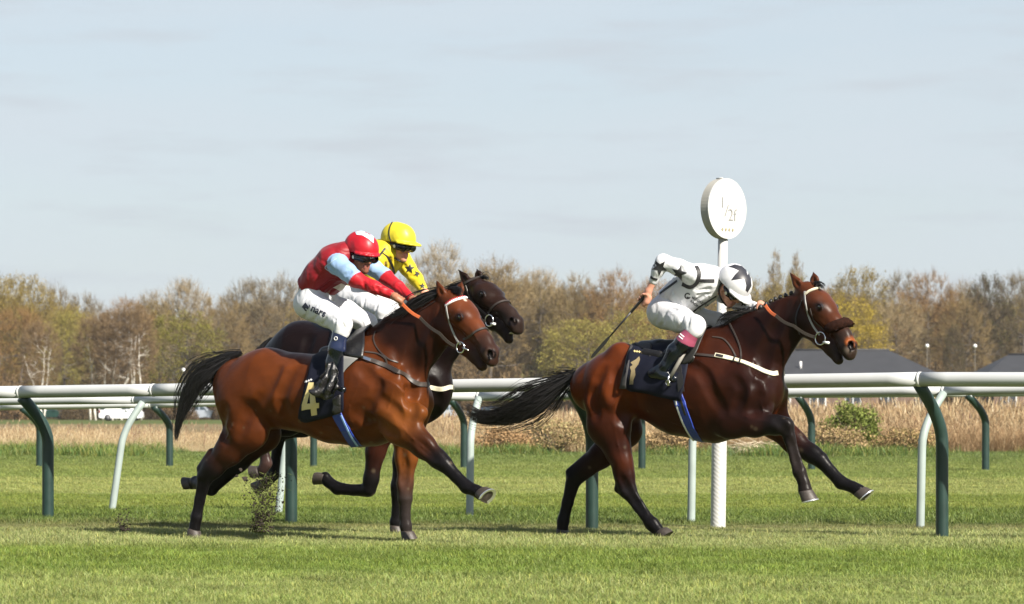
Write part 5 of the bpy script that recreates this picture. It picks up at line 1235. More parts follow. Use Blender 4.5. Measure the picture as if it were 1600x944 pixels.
def scatter(name, pts, scl, srcs, m, knd='stuff'):
    """one object that strews copies of small tufts over points with geometry nodes"""
    me = bpy.data.meshes.new(name); me.vertices.add(len(pts)); me.vertices.foreach_set('co', np.asarray(pts, np.float32).ravel())
    a = me.attributes.new('scl', 'FLOAT', 'POINT'); a.data.foreach_set('value', np.asarray(scl, np.float32))
    rz = me.attributes.new('rz', 'FLOAT', 'POINT'); rz.data.foreach_set('value', nrs.uniform(0, 6.283, len(pts)).astype(np.float32))
    ix = me.attributes.new('ix', 'INT', 'POINT'); ix.data.foreach_set('value', nrs.randint(0, len(srcs), len(pts)).astype(np.int32))
    o = bpy.data.objects.new(name, me); COL.objects.link(o); o['kind'] = knd
    g = bpy.data.node_groups.new(name, 'GeometryNodeTree'); g.interface.new_socket('Geometry', in_out='INPUT', socket_type='NodeSocketGeometry'); g.interface.new_socket('Geometry', in_out='OUTPUT', socket_type='NodeSocketGeometry')
    gi = g.nodes.new('NodeGroupInput'); go = g.nodes.new('NodeGroupOutput'); ip = g.nodes.new('GeometryNodeInstanceOnPoints')
    jn = g.nodes.new('GeometryNodeGeometryToInstance')
    for s in reversed(srcs):
        so_ = bpy.data.objects.new(name + '_tuft', s); s.materials.clear(); s.materials.append(m)
        oi = g.nodes.new('GeometryNodeObjectInfo'); oi.inputs['Object'].default_value = so_; oi.inputs['As Instance'].default_value = False
        g.links.new(oi.outputs['Geometry'], jn.inputs[0])
    def attr(n_, t): q = g.nodes.new('GeometryNodeInputNamedAttribute'); q.data_type = t; q.inputs[0].default_value = n_; return [x for x in q.outputs if x.enabled][0]
    cb = g.nodes.new('ShaderNodeCombineXYZ'); g.links.new(attr('rz', 'FLOAT'), cb.inputs[2])
    g.links.new(gi.outputs[0], ip.inputs['Points']); g.links.new(jn.outputs[0], ip.inputs['Instance']); ip.inputs['Pick Instance'].default_value = True
    g.links.new(attr('ix', 'INT'), ip.inputs['Instance Index']); g.links.new(cb.outputs[0], ip.inputs['Rotation']); g.links.new(attr('scl', 'FLOAT'), ip.inputs['Scale'])
    g.links.new(ip.outputs[0], go.inputs[0]); md = o.modifiers.new('strew', 'NODES'); md.node_group = g
    return o

def wobble(x, y, s, f): return math.sin(x * f + s) * 0.5 + math.sin(y * f * 1.7 + s * 2.3 + x * f * 0.6) * 0.5

def ground():
    gm = turf_material('turf ground', False)
    xs = [-3000, -300, -60, -20, -8, 0, 8, 20, 60, 300, 3000]; ys = [-60, 6, 14, 20, 28, 40, 70, 100, 200, 320, 500, 1200, 6000]
    V = [(x, y, 0) for y in ys for x in xs]; n = len(xs); F = [(j * n + i, j * n + i + 1, (j + 1) * n + i + 1, (j + 1) * n + i) for j in range(len(ys) - 1) for i in range(n - 1)]
    kind(link('ground', V, F, gm, None, smooth=False), 'structure')

def turf():
    tm = turf_material('turf blades', True); r = np.random.RandomState(4)
    T1 = ((1, 1, 1), (0.9, 1.0, 0.8), (1.12, 1.05, 1.1), (1.25, 1.12, 1.25), (0.78, 0.9, 0.7))
    src = [blades(20 + i, 62, 0.10, 0.012, 0.032, 0.0035, 1.0, 2, T1) for i in range(5)]
    src += [blades(30 + i, 54, 0.10, 0.016, 0.050, 0.0036, 0.8, 2, T1 + ((1.5, 1.3, 1.0),)) for i in range(2)]
    P, S = [], []
    y = 14.6
    while y < 72:
        den = 120 if y < 20 else (90 if y < 30 else (50 if y < 45 else 30)); hw = 0.166 * y + 1.6; dy = 1.0; n = int(2 * hw * dy * den)
        X = r.uniform(-hw, hw, n); Y = r.uniform(y, y + dy, n)
        for a, b in zip(X, Y):
            k = 1.0 + 0.25 * wobble(a, b, 1.0, 1.9)
            if 26.2 < b + 0.05 * a < 30.0: k *= 1.45
            if b > 58: k *= 1.3 + (b - 58) * 0.06
            if 24.8 < b < 26.2: k *= 0.75
            P.append((a, b, 0.0)); S.append(k * r.uniform(0.75, 1.2) * (1.0 if b < 40 else 1.25))
        y += dy
    scatter('mown_grass', P, S, src, tm)
    # the longer green fringe in front of the straw, in clumps
    lm = turf_material('long grass blades', True); src = [blades(50 + i, 40, 0.22, 0.10, 0.34, 0.012, 0.7, 3, ((0.8, 1.05, 0.9), (0.7, 0.95, 0.7), (1.2, 1.1, 0.9), (1.7, 1.3, 1.1))) for i in range(4)]
    P, S = [], []
    for _ in range(6500):
        b = r.uniform(62.5, 74); a = r.uniform(-0.215 * b, 0.215 * b); c = wobble(a, b, 3.0, 0.8) + 0.6 * wobble(a, b, 7.0, 2.3)
        if c + (b - 67) * 0.12 < 0.05 + r.uniform(-.25, .25): continue
        P.append((a, b, 0)); S.append(r.uniform(0.5, 1.15) * (0.75 + 0.35 * max(0, c)))
    scatter('long_grass', P, S, src, lm)

def straw():
    m = mat('dry straw', rough=0.8, spec=0.15); N, Lk = nodes(m); b = N['Principled BSDF']; a = N.new('ShaderNodeAttribute'); a.attribute_name = 'tint'
    Lk.new(a.outputs['Color'], b.inputs['Base Color']); tr = N.new('ShaderNodeBsdfTranslucent'); Lk.new(a.outputs['Color'], tr.inputs[0]); ms = N.new('ShaderNodeMixShader'); ms.inputs[0].default_value = 0.3
    Lk.new(b.outputs[0], ms.inputs[1]); Lk.new(tr.outputs[0], ms.inputs[2]); Lk.new(ms.outputs[0], N['Material Output'].inputs[0])
    tn = ((0.5208, 0.4032, 0.2352), (0.5880, 0.4788, 0.3024), (0.4620, 0.3360, 0.1848), (0.3528, 0.2436, 0.1344), (0.6216, 0.5376, 0.3780)); tb = ((0.3528, 0.2352, 0.1260), (0.4200, 0.2940, 0.1680), (0.2772, 0.1764, 0.0924), (0.4704, 0.3528, 0.2100))
    r = np.random.RandomState(9)
    A = [blades(70 + i, 46, 0.36, 0.35, 1.0, 0.011, (0.35, 0.55, 0.8, 1.1)[i], 3, tn, headed=0.35) for i in range(4)]
    Bq = [blades(80 + i, 46, 0.36, 0.35, 1.0, 0.011, (0.5, 0.8, 1.2)[i], 3, tb, headed=0.2) for i in range(3)]
    P, S, P2, S2 = [], [], [], []
    for _ in range(24000):
        b = 68.5 + (r.uniform() ** 1.6) * 62; a = r.uniform(-0.215 * b, 0.215 * b); px = a / b * FPX + CX
        if px < 420 and b > 96: continue
        hh = 0.43 + 0.55 * min(1, max(0, (px - 350) / 800)); hh *= 1 + 0.30 * wobble(a, b, 2.0, 0.55) + 0.08 * wobble(a, b, 5.0, 2.1)
        if b < 71: hh *= 0.6 + 0.4 * (b - 68.5) / 2.5
        brown = 0.62 * min(1, max(0, (px - 450) / 500)) + 0.5 * wobble(a, b, 4.0, 0.45)
        if r.uniform() < brown: P2.append((a, b, 0)); S2.append(hh * r.uniform(0.7, 1.1))
        else: P.append((a, b, 0)); S.append(hh * r.uniform(0.75, 1.15))
    scatter('straw_grass', P, S, A, m); scatter('brown_rough_grass', P2, S2, Bq, m)
    # tall single stems and thistles standing out of it
    C = [blades(95 + i, 7, 0.25, 0.7, 1.0, 0.016, 0.3, 3, ((0.22, 0.13, 0.09), (0.42, 0.30, 0.19)), headed=0.9) for i in range(3)]; P, S = [], []
    for _ in range(420):
        b = r.uniform(69, 95); a = r.uniform(-0.17 * b, 0.17 * b); P.append((a, b, 0)); S.append(r.uniform(0.5, 1.0) * (0.75 if a < -2.5 else 1.15))
    scatter('dry_stems', P, S, C, m)

# ================================================================== RUNNING RAILS
def rails():
    white = mat('rail white plastic', (0.42, 0.43, 0.43), 0.38, 0.4, noise=0.06, nscale=3)
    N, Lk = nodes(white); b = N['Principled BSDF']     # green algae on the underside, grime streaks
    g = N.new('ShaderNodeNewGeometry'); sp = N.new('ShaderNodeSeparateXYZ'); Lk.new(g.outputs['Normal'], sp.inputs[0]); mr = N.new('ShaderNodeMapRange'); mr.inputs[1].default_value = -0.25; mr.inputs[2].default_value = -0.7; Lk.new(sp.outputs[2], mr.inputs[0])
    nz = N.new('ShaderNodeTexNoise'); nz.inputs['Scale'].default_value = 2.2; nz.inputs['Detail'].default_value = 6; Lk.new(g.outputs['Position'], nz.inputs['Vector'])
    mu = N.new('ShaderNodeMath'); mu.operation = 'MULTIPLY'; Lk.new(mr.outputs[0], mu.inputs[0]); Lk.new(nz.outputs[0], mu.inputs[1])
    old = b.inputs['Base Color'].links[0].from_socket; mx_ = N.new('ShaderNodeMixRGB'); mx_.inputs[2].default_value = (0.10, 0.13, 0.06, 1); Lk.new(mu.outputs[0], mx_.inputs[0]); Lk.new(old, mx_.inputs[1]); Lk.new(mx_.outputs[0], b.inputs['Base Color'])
    green = mat('post dark green', (0.012, 0.030, 0.025), 0.42, 0.45, noise=0.25, nscale=6, bump=0.06, bscale=40)
    pale = mat('post pale green', (0.245, 0.29, 0.275), 0.5, 0.35, noise=0.12, nscale=5, bump=0.06, bscale=40)
    joint = mat('rail joint', (0.52, 0.53, 0.52), 0.5)
    def post(par, base, top, r, m, curve=0.62, name='post', lean=0.0):
        """straight foot, then a bend over to the rail"""
        B, T = Vector(base), Vector(top); off = Vector((T.x - B.x, T.y - B.y, 0)); h = T.z - B.z; ln = lambda t: off * lean * t; pts = [B - Vector((0, 0, 0.12)), B, B + Vector((0, 0, h * curve * .5)) + ln(curve * .5), B + Vector((0, 0, h * curve)) + ln(curve)]
        for k in range(1, 9):
            t = k / 8; e = t * t * (1.35 - 0.35 * t); pts.append(B + Vector((0, 0, h * (curve + (1 - curve) * t))) + off * (1 - lean) * e + ln(curve + (1 - curve) * t))
        mb = MB(); mb.tube(pts, r, 14); return mb.link(name, m, par)
    def tube(par, pts, r, segpx, flat=1.0):
        """rail in lengths with a collar at each joint"""
        P = [Vector(p) for p in pts]
        for i in range(len(P) - 1):
            mb = MB(); d = (P[i + 1] - P[i]); n = 6
            mb.tube([P[i] + d * k / n for k in range(n + 1)], r, 20); mb.link('rail', white, par)
            if i:
                u = d.normalized(); mb = MB(); mb.tube([P[i] - u * 0.012, P[i] + u * 0.012], r * 1.045, 20); mb.link('joint_collar', joint, par)
    # near rail
    A = thing('running_rail', 'nearest white running rail on dark green curved posts, passing behind the horses', 'rail', (0, 25, 0))
    line = lambda x, a, b: 1 / (1 / a[1] + (1 / b[1] - 1 / a[1]) * (x - a[0]) / (b[0] - a[0]))
    a0, a1 = (75, 27.6), (1472, 23.35)
    def ya(x): return 612.6 + (592.8 - 612.6) * (x - 32) / (1437 - 32) if x < 1440 else 592.8 + (x - 1440) * 0.002
    D = lambda x: line(x, a0, a1) - 0.30
    xs = [-900, -500, -260, 32, 240, 425, 640, 905, 1165, 1437, 1720, 2050]
    tube(A, [at(x, ya(x), D(x)) for x in xs], 0.0525, None)
    for xb, yb, xt in ((-280, 805, -318), (75, 812, 34), (455, 822, 420), (925, 831, 893), (1472, 840, 1436), (1990, 850, 1952)):
        Y = line(xb, a0, a1); B = at(xb, HY, Y); B.z = 0.0; T = at(xt, ya(xt) + 8, D(xt) + 0.03); post(A, B, T, 0.046 if xb > 1000 else 0.050, green)
    # second rail: pale posts bending the other way
    Bq = thing('running_rail', 'second white running rail on pale green posts, just behind the nearest rail', 'rail', (0, 27, 0)); b0, b1 = (175, 29.6), (1437, 25.35)
    def yb_(x): return 627.5 + (610.5 - 627.5) * (x - 0) / 1500
    DB = lambda x: line(x, b0, b1) + 0.36
    tube(Bq, [at(x, yb_(x), DB(x)) for x in (-700, -280, 210, 748, 1110, 1474, 1780, 2100)], 0.036, None)
    for xb, xt in ((175, 223), (435, 470), (734, 748), (1080, 1105), (1438, 1474)):
        Y = line(xb, b0, b1); B = at(xb, HY, Y); B.z = 0.0; T = at(xt, yb_(xt) + 4, DB(xt) - 0.03); post(Bq, B, T, 0.033, pale, 0.60, lean=0.5 if xb < 500 else 0.12)
    # far rail
    Cq = thing('running_rail', 'farthest white running rail across the turf, in front of the straw', 'rail', (0, 50, 0)); c0, c1 = (265, 53), (1540, 49.2)
    def yc(x): return np.interp(x, [-200, 0, 200, 720, 1540, 1800], [637, 636, 633.5, 621, 614.5, 613])
    tube(Cq, [at(x, float(yc(x)), line(x, c0, c1) - 0.3) for x in (-800, -500, -220, 0, 235, 470, 705, 980, 1248, 1512, 1790, 2100)], 0.053, None)
    for xb, xt in ((62, 35), (265, 240), (490, 468), (725, 704), (1003, 980), (1268, 1247), (1540, 1512)):
        Y = line(xb, c0, c1); B = at(xb, HY, Y); B.z = 0.0; T = at(xt, float(yc(xt)) + 3, Y - 0.27); post(Cq, B, T, 0.058 if xb > 60 else 0.05, green)

def marker_post():
    white = mat('sign white', (0.42, 0.42, 0.41), 0.45, 0.4, noise=0.03, nscale=4); pad = mat('post padding', (0.44, 0.44, 0.43), 0.5, bump=0.2, bscale=14)
    Y = 25.4; B = at(1122, HY, Y); B.z = 0; t = thing('distance_marker', 'tall white distance post with a round white disc reading 1/2f', 'sign', tuple(B)); s = Y / FPX
    Tp = at(1130, 345, Y); mb = MB(); mb.tube([B, Tp], 7.6 * s, 18); mb.link('pole', white, t)
    P1 = at(1126.5, 500, Y); n = 230; V, F = [], []; K = 64     # padding: spiral-wrapped sleeve
    for i in range(n * 2 + 1):
        f = i / (n * 2); c = B + (P1 - B) * f
        for k in range(K):
            a = 2 * math.pi * k / K; w = 0.5 + 0.5 * math.sin(8 * (a + f * 2 * math.pi * 6.2)); r = (11.6 + 0.25 * w) * s * (1 if f < 0.985 else 0.9); V.append(c + Vector((math.cos(a) * r, math.sin(a) * r, 0)))
    for i in range(n * 2):
        for k in range(K): F.append((i * K + k, i * K + (k + 1) % K, (i + 1) * K + (k + 1) % K, (i + 1) * K + k))
    F.append(tuple(range(n * 2 * K, n * 2 * K + K))); link('padding', V, F, pad, t)
    a = R(47); nn = Vector((math.sin(a), -math.cos(a), 0)); u = Vector((math.cos(a), math.sin(a), 0)); z = Vector((0, 0, 1)); C = at(1136, 326, Y - 0.05); rr = 47 * s; th = 0.075
    V, F = [], []; K = 56
    for (o, r) in ((-th, rr * 0.98), (-th, rr), (0.0, rr), (0.0, rr * 0.995)):
        for k in range(K): w = 2 * math.pi * k / K; V.append(C + nn * o + (u * math.cos(w) + z * math.sin(w)) * r)
    for i in (1,):
        for k in range(K): F.append((i * K + k, i * K + (k + 1) % K, (i + 1) * K + (k + 1) % K, (i + 1) * K + k))
    V += [C - nn * th]; F += [(k, (k + 1) % K, 4 * K) for k in range(K)] + [(k, K + k, K + (k + 1) % K, (k + 1) % K) for k in range(K)]
    rim = link('rim', V, F, mat('disc rim', (0.30, 0.29, 0.26), 0.6, noise=0.1, nscale=8), t, smooth=False)
    V = [C + nn * 0.004] + [C + nn * 0.004 + (u * math.cos(2 * math.pi * k / K) + z * math.sin(2 * math.pi * k / K)) * rr * 1.004 for k in range(K)] + [C + nn * -0.006 + (u * math.cos(2 * math.pi * k / K) + z * math.sin(2 * math.pi * k / K)) * rr * 1.004 for k in range(K)]
    F = [(0, 1 + k, 1 + (k + 1) % K) for k in range(K)] + [(1 + k, 1 + K + k, 1 + K + (k + 1) % K, 1 + (k + 1) % K) for k in range(K)]
    link('disc', V, F, white, t, smooth=False)
    mb = MB(); mb.tube([C - nn * 0.005 + u * -rr * 0.2 + z * rr * 1.0, C - nn * th * .9 + u * -rr * 0.2 + z * rr * 1.0], 0.006, 6); mb.link('disc_clip', white, t)
    ink = mat('faint grey print', (0.20, 0.20, 0.20), 0.6)
    def pr(txt, ox, oz, sz, sh=0.0):
        tv, tf = text_shape(txt, 1.0, -0.006, sh); link('lettering', [C + nn * 0.008 + u * (ox + v.x * sz) * rr + z * (oz + v.y * sz) * rr for v in tv], tf, ink, t, smooth=False)
    pr('1', -0.40, 0.02, 0.52); pr('2f', 0.02, -0.40, 0.58)
    link('lettering', [C + nn * 0.008 + u * x * rr + z * y * rr for x, y in ((-0.16, -0.26), (-0.12, -0.26), (0.06, 0.12), (0.02, 0.12))], [(0, 1, 2, 3)], ink, t, smooth=False)
    for i in range(4):
        c = C + nn * 0.008 + u * (-0.27 + 0.18 * i) * rr - z * 0.70 * rr; q = 0.055 * rr
        link('emblem_diamond', [c + u * q, c + z * q * 1.2, c - u * q, c - z * q * 1.2], [(0, 1, 2, 3)], mat('faint gold print', (0.24, 0.21, 0.13), 0.6), t, smooth=False)

# ================================================================== TREES
TRUNK = mat('bark', (0.085, 0.070, 0.055), 0.9, noise=0.35, nscale=1.2); BIRCH = mat('birch bark', (0.72, 0.68, 0.62), 0.8, noise=0.35, nscale=2.0)
CROWN = mat('twigs and young leaves', rough=0.9, spec=0.05, attr=True)
def tree_mesh(seed, H, Wd, style):
    """trunk and crown meshes: limbs, branches and fine twigs, with young leaves or buds where the style has them"""
    r = np.random.RandomState(seed); tr = MB(); V, F, Cc = [], [], []
    tw = {'bare': (0.1748, 0.1256, 0.0576), 'grey': (0.1472, 0.1161, 0.0691), 'dark': (0.0865, 0.0662, 0.0389), 'rust': (0.1840, 0.1101, 0.0446), 'olive': (0.1656, 0.1247, 0.0403), 'green': (0.1150, 0.0877, 0.0310), 'willow': (0.2576, 0.1892, 0.0324), 'birch': (0.1564, 0.1066, 0.0576), 'poplar': (0.1932, 0.1419, 0.0684), 'pale': (0.2300, 0.1763, 0.0972), 'lime': (0.1702, 0.1359, 0.0374)}[style]
    lf = {'olive': ((0.1978, 0.1462, 0.0324), 4200, 0.20), 'green': ((0.1380, 0.1290, 0.0245), 10500, 0.22), 'willow': ((0.2760, 0.2064, 0.0252), 7500, 0.2), 'lime': ((0.2300, 0.2021, 0.0518), 8000, 0.2), 'rust': ((0.2070, 0.1161, 0.0403), 2200, 0.16), 'poplar': ((0.2024, 0.1462, 0.0684), 700, 0.16), 'bare': ((0.1932, 0.1247, 0.0540), 1200, 0.14), 'pale': ((0.2760, 0.2150, 0.1296), 1600, 0.15), 'birch': ((0.1656, 0.1118, 0.0576), 900, 0.13), 'grey': ((0.1518, 0.1161, 0.0684), 600, 0.13), 'dark': ((0.0534, 0.0550, 0.0180), 2600, 0.2)}[style]
    pop = style == 'poplar'; cz, rz_, rx = (0.57 * H, 0.44 * H, Wd / 2)
    if style == 'birch': cz, rz_ = 0.62 * H, 0.38 * H
    lobes = [(r.normal(size=3), r.uniform(0.75, 1.12)) for _ in range(9)]; lobes = [(v / np.linalg.norm(v), k) for v, k in lobes]
    def shape(d):
        """uneven crown: the ellipsoid's radius changes with direction"""
        w = [math.exp(5 * (float(v @ d) - 1)) for v, k in lobes]; return sum(a * k for a, (v, k) in zip(w, lobes)) / (sum(w) + 1e-6) * 0.75 + 0.25
    def sample(q0, q1):
        d = r.normal(size=3); d[2] = d[2] * 0.9 + 0.25; d /= np.linalg.norm(d); q = r.uniform(q0 ** 3, q1 ** 3) ** (1 / 3) * shape(d); return np.array((d[0] * rx * q, d[1] * rx * q, cz + d[2] * rz_ * q)), d
    def twig(a, b, w, k=1.0):
        d = b - a; s = np.cross(d, r.normal(size=3)); s = s / (np.linalg.norm(s) + 1e-9) * w / 2; i = len(V)
        V.extend([a - s, a + s, b + s * 0.4, b - s * 0.4]); F.append((i, i + 1, i + 2, i + 3)); Cc.extend([np.array(tw) * r.uniform(0.7, 1.3) * k] * 4)
    stems = {'birch': 3, 'olive': 2, 'willow': 2}.get(style, 1); nodes_ = []
    for s in range(stems):
        b = np.array((r.uniform(-1, 1) * 0.9 * (stems > 1), r.uniform(-1, 1) * 0.9 * (stems > 1), 0.0)); ln = r.normal(size=3) * (0.07 if stems == 1 else 0.14); d0 = np.array((ln[0], ln[1], 1.0))
        h = H * (0.72 if style != 'poplar' else 0.9); n = 6; pts = [b + d0 * h * i / n + np.array((r.normal() * .14, r.normal() * .14, 0)) * (i > 0) for i in range(n + 1)]; w0 = H * (0.016 if style != 'birch' else 0.0150) / math.sqrt(stems) * 1.3
        pts[0][2] = -0.1; rad = [w0 * (1 - 0.145 * i) for i in range(n + 1)]; tr.tube([Vector(x) for x in pts], rad, 7)
        for k in range(1, n):
            for t in (0, 0.5):
                if k >= 2 or style in ('green', 'willow'): nodes_.append((pts[k] + (pts[k + 1] - pts[k]) * t, rad[k]))
    def connect(p, base, rr, up, m, tube_):
        """a bent limb from the best earlier point to p"""
        B = np.array([q for q, _ in base]); dz = p[2] - B[:, 2]; c = np.linalg.norm(B - p, axis=1) + np.where(dz < 0.1 * np.hypot(B[:, 0] - p[0], B[:, 1] - p[1]), 3.0, 0)
        k = int(np.argmin(c)); a, w = base[k]; mid = a + (p - a) * 0.5 + np.array((0, 0, -up)) * np.linalg.norm(p - a) + r.normal(size=3) * 0.08 * np.linalg.norm(p - a)
        w = min(w * 0.55, rr); pts = [a, a + (mid - a) * .55, mid, mid + (p - mid) * .55, p]
        if tube_: tr.tube([Vector(x) for x in pts], [w, w * .9, w * .75, w * .6, w * .4], 5 if tube_ > 1 else 4, cap=False)
        else: twig(a, mid, w * 2.0); twig(mid, p, w * 1.6)
        return [(mid, w * .8), (mid + (p - mid) * .5, w * .65), (p, w * .45)]
    L1, L2 = [], []
    for i in range(16 if not pop else 26):
        p, d = sample(0.45, 0.75); L1 += connect(p, nodes_, w0 * 0.5, 0.10, 3, 2)
    L1 += nodes_[-3:]
    for i in range(110): p, d = sample(0.55, 0.9); L2 += connect(p, L1, w0 * 0.2, 0.07, 2, 1)
    L2 += L1; ends = []
    N3 = 820 if style not in ('green', 'lime', 'willow') else 520
    if pop: N3 = 420
    B2 = np.array([q for q, _ in L2])
    for i in range(N3):
        p, d = sample(0.5, 1.0); k = int(np.argmin(np.linalg.norm(B2 - p, axis=1))); a, w = L2[k]; mid = (a + p) / 2 + r.normal(size=3) * 0.1; twig(a, mid, 0.045); twig(mid, p, 0.034)
        o = np.array((d[0], d[1], d[2] * 0.7 + (0.55 if style != 'willow' else -0.5)))
        for q in (mid, p):
            for _ in range(5):
                e = o * 0.9 + r.normal(size=3) * 0.55; e = e / np.linalg.norm(e) * r.uniform(0.35, 1.0) * (1 if not pop else .6); t = q + (a - mid) * r.uniform(0, .5); twig(t, t + e, r.uniform(0.018, 0.034)); ends.append(t + e * r.uniform(.5, 1))
    E = np.array(ends)
    for i in range(lf[1]):
        e = E[r.randint(len(E))] + r.normal(size=3) * 0.22; s = lf[2] * r.uniform(0.25, 0.6); a = r.normal(size=3); a /= np.linalg.norm(a); b = np.cross(a, r.normal(size=3)); b /= np.linalg.norm(b) + 1e-9; k = len(V)
        V.extend([e - a * s, e - b * s * .6, e + a * s, e + b * s * .6]); F.append((k, k + 1, k + 2, k + 3)); Cc.extend([np.array(lf[0]) * r.uniform(0.65, 1.35)] * 4)
    mt = bpy.data.meshes.new('trunk'); mt.from_pydata([tuple(v) for v in tr.V], [], tr.F); mt.update(); mt.materials.append(BIRCH if style == 'birch' else TRUNK)
    mt.polygons.foreach_set('use_smooth', np.ones(len(mt.polygons), bool))
    mc = bpy.data.meshes.new('crown'); mc.from_pydata([tuple(v) for v in V], [], F); mc.update(); mc.materials.append(CROWN)
    a = mc.color_attributes.new('col', 'FLOAT_COLOR', 'POINT'); c = np.ones((len(V), 4), np.float32); c[:, :3] = np.array(Cc); a.data.foreach_set('color', c.ravel())
    return mt, mc
PROTO = {}
def proto(style, k):
    key = (style, k)
    if key not in PROTO:
        wd = {'poplar': 3.2, 'birch': 6.5, 'green': 13.5, 'olive': 10, 'willow': 9, 'lime': 10}.get(style, 9.5); PROTO[key] = tree_mesh(hash(style) % 97 * 0 + sum(map(ord, style)) * 7 + k * 31, 14.0, wd, style)
    return PROTO[key]
def tree(px, top, wpx, Y, style, k, label, name='tree', group='trees of the wood behind the course'):
    """a tree whose crown top shows at photo row top, centred on column px"""
    mt, mc = proto(style, k); b = at(px, HY, Y); H = CAM_H + (HY - top) / FPX * Y; o = thing(name, label, 'tree', (b.x, b.y, 0), rng.uniform(0, 6.28), group)
    sz = H / 14.0 * 1.04; wd = {'poplar': 3.2, 'birch': 6.5, 'green': 13.5, 'olive': 10, 'willow': 9, 'lime': 10}.get(style, 9.5); sx = wpx / FPX * Y / wd
    for nm, me in (('trunk', mt), ('crown', mc)):
        q = bpy.data.objects.new(nm, me); COL.objects.link(q); q.parent = o
    o.scale = (sx, sx, sz); return o

def woods():
    T = [ # column, top row, width px, depth, style, variant, label
        (-12, 437, 120, 395, 'olive', 0, 'broad olive tree cut off by the left edge of the photo'),
        (42, 433, 110, 402, 'olive', 1, 'tall olive-tinted tree with see-through top at the far left'),
        (92, 445, 60, 415, 'grey', 0, 'slim bare tree beside the tall olive tree at far left'),
        (138, 465, 90, 420, 'grey', 1, 'low bare grey tree in the dip of the skyline at left'),
        (196, 470, 90, 400, 'rust', 0, 'reddish-brown bare tree left of the birches\' tops'),
        (236, 452, 80, 425, 'bare', 0, 'brown bare tree with a ragged top between the dip and the rounded tree'),
        (292, 430, 88, 415, 'pale', 0, 'rounded pale bare tree standing above the big green tree'),
        (282, 487, 128, 352, 'green', 0, 'big rounded olive-green tree left of the bay horse'),
        (388, 436, 110, 405, 'grey', 2, 'dense grey bare tree behind the bay horse\'s rump'),
        (440, 431, 112, 398, 'grey', 0, 'wide grey bare tree behind the red jockey\'s back'),
        (348, 470, 90, 392, 'bare', 1, 'brown bare tree between the green tree and the grey trees'),
        (105, 488, 74, 362, 'lime', 0, 'yellow-green bushy tree under the dip at left'),
        (30, 478, 100, 372, 'rust', 1, 'rusty brown tree in front at the far left'),
        (62, 505, 60, 338, 'birch', 0, 'slender birch with a pale leaning trunk at far left'),
        (150, 495, 66, 337, 'birch', 1, 'thin birch just left of the birch clump'),
        (182, 480, 70, 336, 'birch', 2, 'white-trunked birch at the left of the birch clump'),
        (212, 478, 64, 336, 'birch', 0, 'tallest white-trunked birch in the clump left of the green tree'),
        (690, 395, 120, 405, 'pale', 1, 'tall pale bare tree above the yellow jockey\'s arm'),
        (770, 399, 120, 400, 'bare', 2, 'tall rounded bare tree right behind the dark horse\'s ears'),
        (838, 415, 96, 405, 'pale', 0, 'pale bare tree just right of the dark horse\'s nose'),
        (900, 426, 96, 398, 'bare', 0, 'brown bare tree above the flicked tail of the leading horse'),
        (962, 428, 100, 396, 'rust', 0, 'reddish bare tree left of the white jockey\'s whip'),
        (1020, 432, 84, 402, 'rust', 1, 'reddish bare tree behind the white jockey\'s back'),
        (905, 500, 120, 352, 'lime', 1, 'pale yellow-green willow scrub tree behind the leader\'s rump'),
        (985, 488, 110, 356, 'lime', 0, 'yellow-green bushy tree beneath the white jockey\'s whip hand'),
        (1082, 440, 90, 402, 'bare', 1, 'brown bare tree left of the white marker post'),
        (1162, 440, 90, 400, 'olive', 0, 'olive-brown tree right of the white marker post'),
        (1211, 396, 24, 425, 'poplar', 0, 'left one of two slim poplars rising above the leader\'s neck'),
        (1243, 393, 26, 425, 'poplar', 1, 'right one of two slim poplars rising beside the leader\'s ear'),
        (1232, 430, 90, 400, 'olive', 1, 'olive tree at the foot of the two poplars'),
        (1340, 422, 110, 398, 'olive', 1, 'olive-topped tall tree right of the leader\'s head'),
        (1330, 470, 100, 362, 'willow', 0, 'bright yellow willow behind the leader\'s muzzle'),
        (1400, 432, 80, 408, 'grey', 1, 'grey bare tree just right of the yellow willow\'s top'),
        (1452, 431, 110, 398, 'rust', 0, 'wide purplish-brown bare tree above the dark hipped roof'),
        (1405, 476, 90, 366, 'pale', 1, 'buff bare tree right of the yellow willow'),
        (1502, 436, 90, 402, 'bare', 2, 'brown bare tree at right with an ivy-dark base'),
        (1545, 424, 84, 396, 'dark', 0, 'dark bare tree with upright limbs near the right edge'),
        (1592, 426, 84, 398, 'grey', 2, 'grey bare tree cut off by the right edge of the photo'),
        (1505, 470, 90, 364, 'bare', 1, 'pale-trunked bare tree in front at the right'),
        (1490, 505, 36, 360, 'dark', 0, 'dark ivy-clad narrow tree right of the hipped roof')]
    for (x, tp, w, Y, st, k, lb) in T: tree(x, tp, w * 1.18, Y, st, k, lb)
    # the wood behind them: one mass of the same kinds
    r = np.random.RandomState(21); P, S, I = [], [], []; kinds = [('bare', 0), ('rust', 0), ('grey', 1), ('olive', 0), ('bare', 1)]
    src = []
    for kk in kinds:
        mt, mc = proto(*kk); bm = bmesh.new(); bm.from_mesh(mc); me = bpy.data.meshes.new('wood_tree'); bm.to_mesh(me); bm.free(); src.append(me)
    for i in range(330):
        x = r.uniform(-1300, 2900); Y = r.uniform(408, 470); tp = np.interp(x, [0, 100, 140, 300, 440, 690, 780, 900, 1050, 1240, 1340, 1450, 1600], [452, 468, 478, 462, 455, 428, 425, 448, 452, 440, 452, 455, 452]) + r.uniform(0, 26)
        H = CAM_H + (HY - tp) / FPX * Y; b = at(x, HY, Y); P.append((b.x, b.y, 0)); S.append(H / 14)
    scatter('woodland', P, S, src, CROWN)
    # brown undergrowth along its foot
    us = []
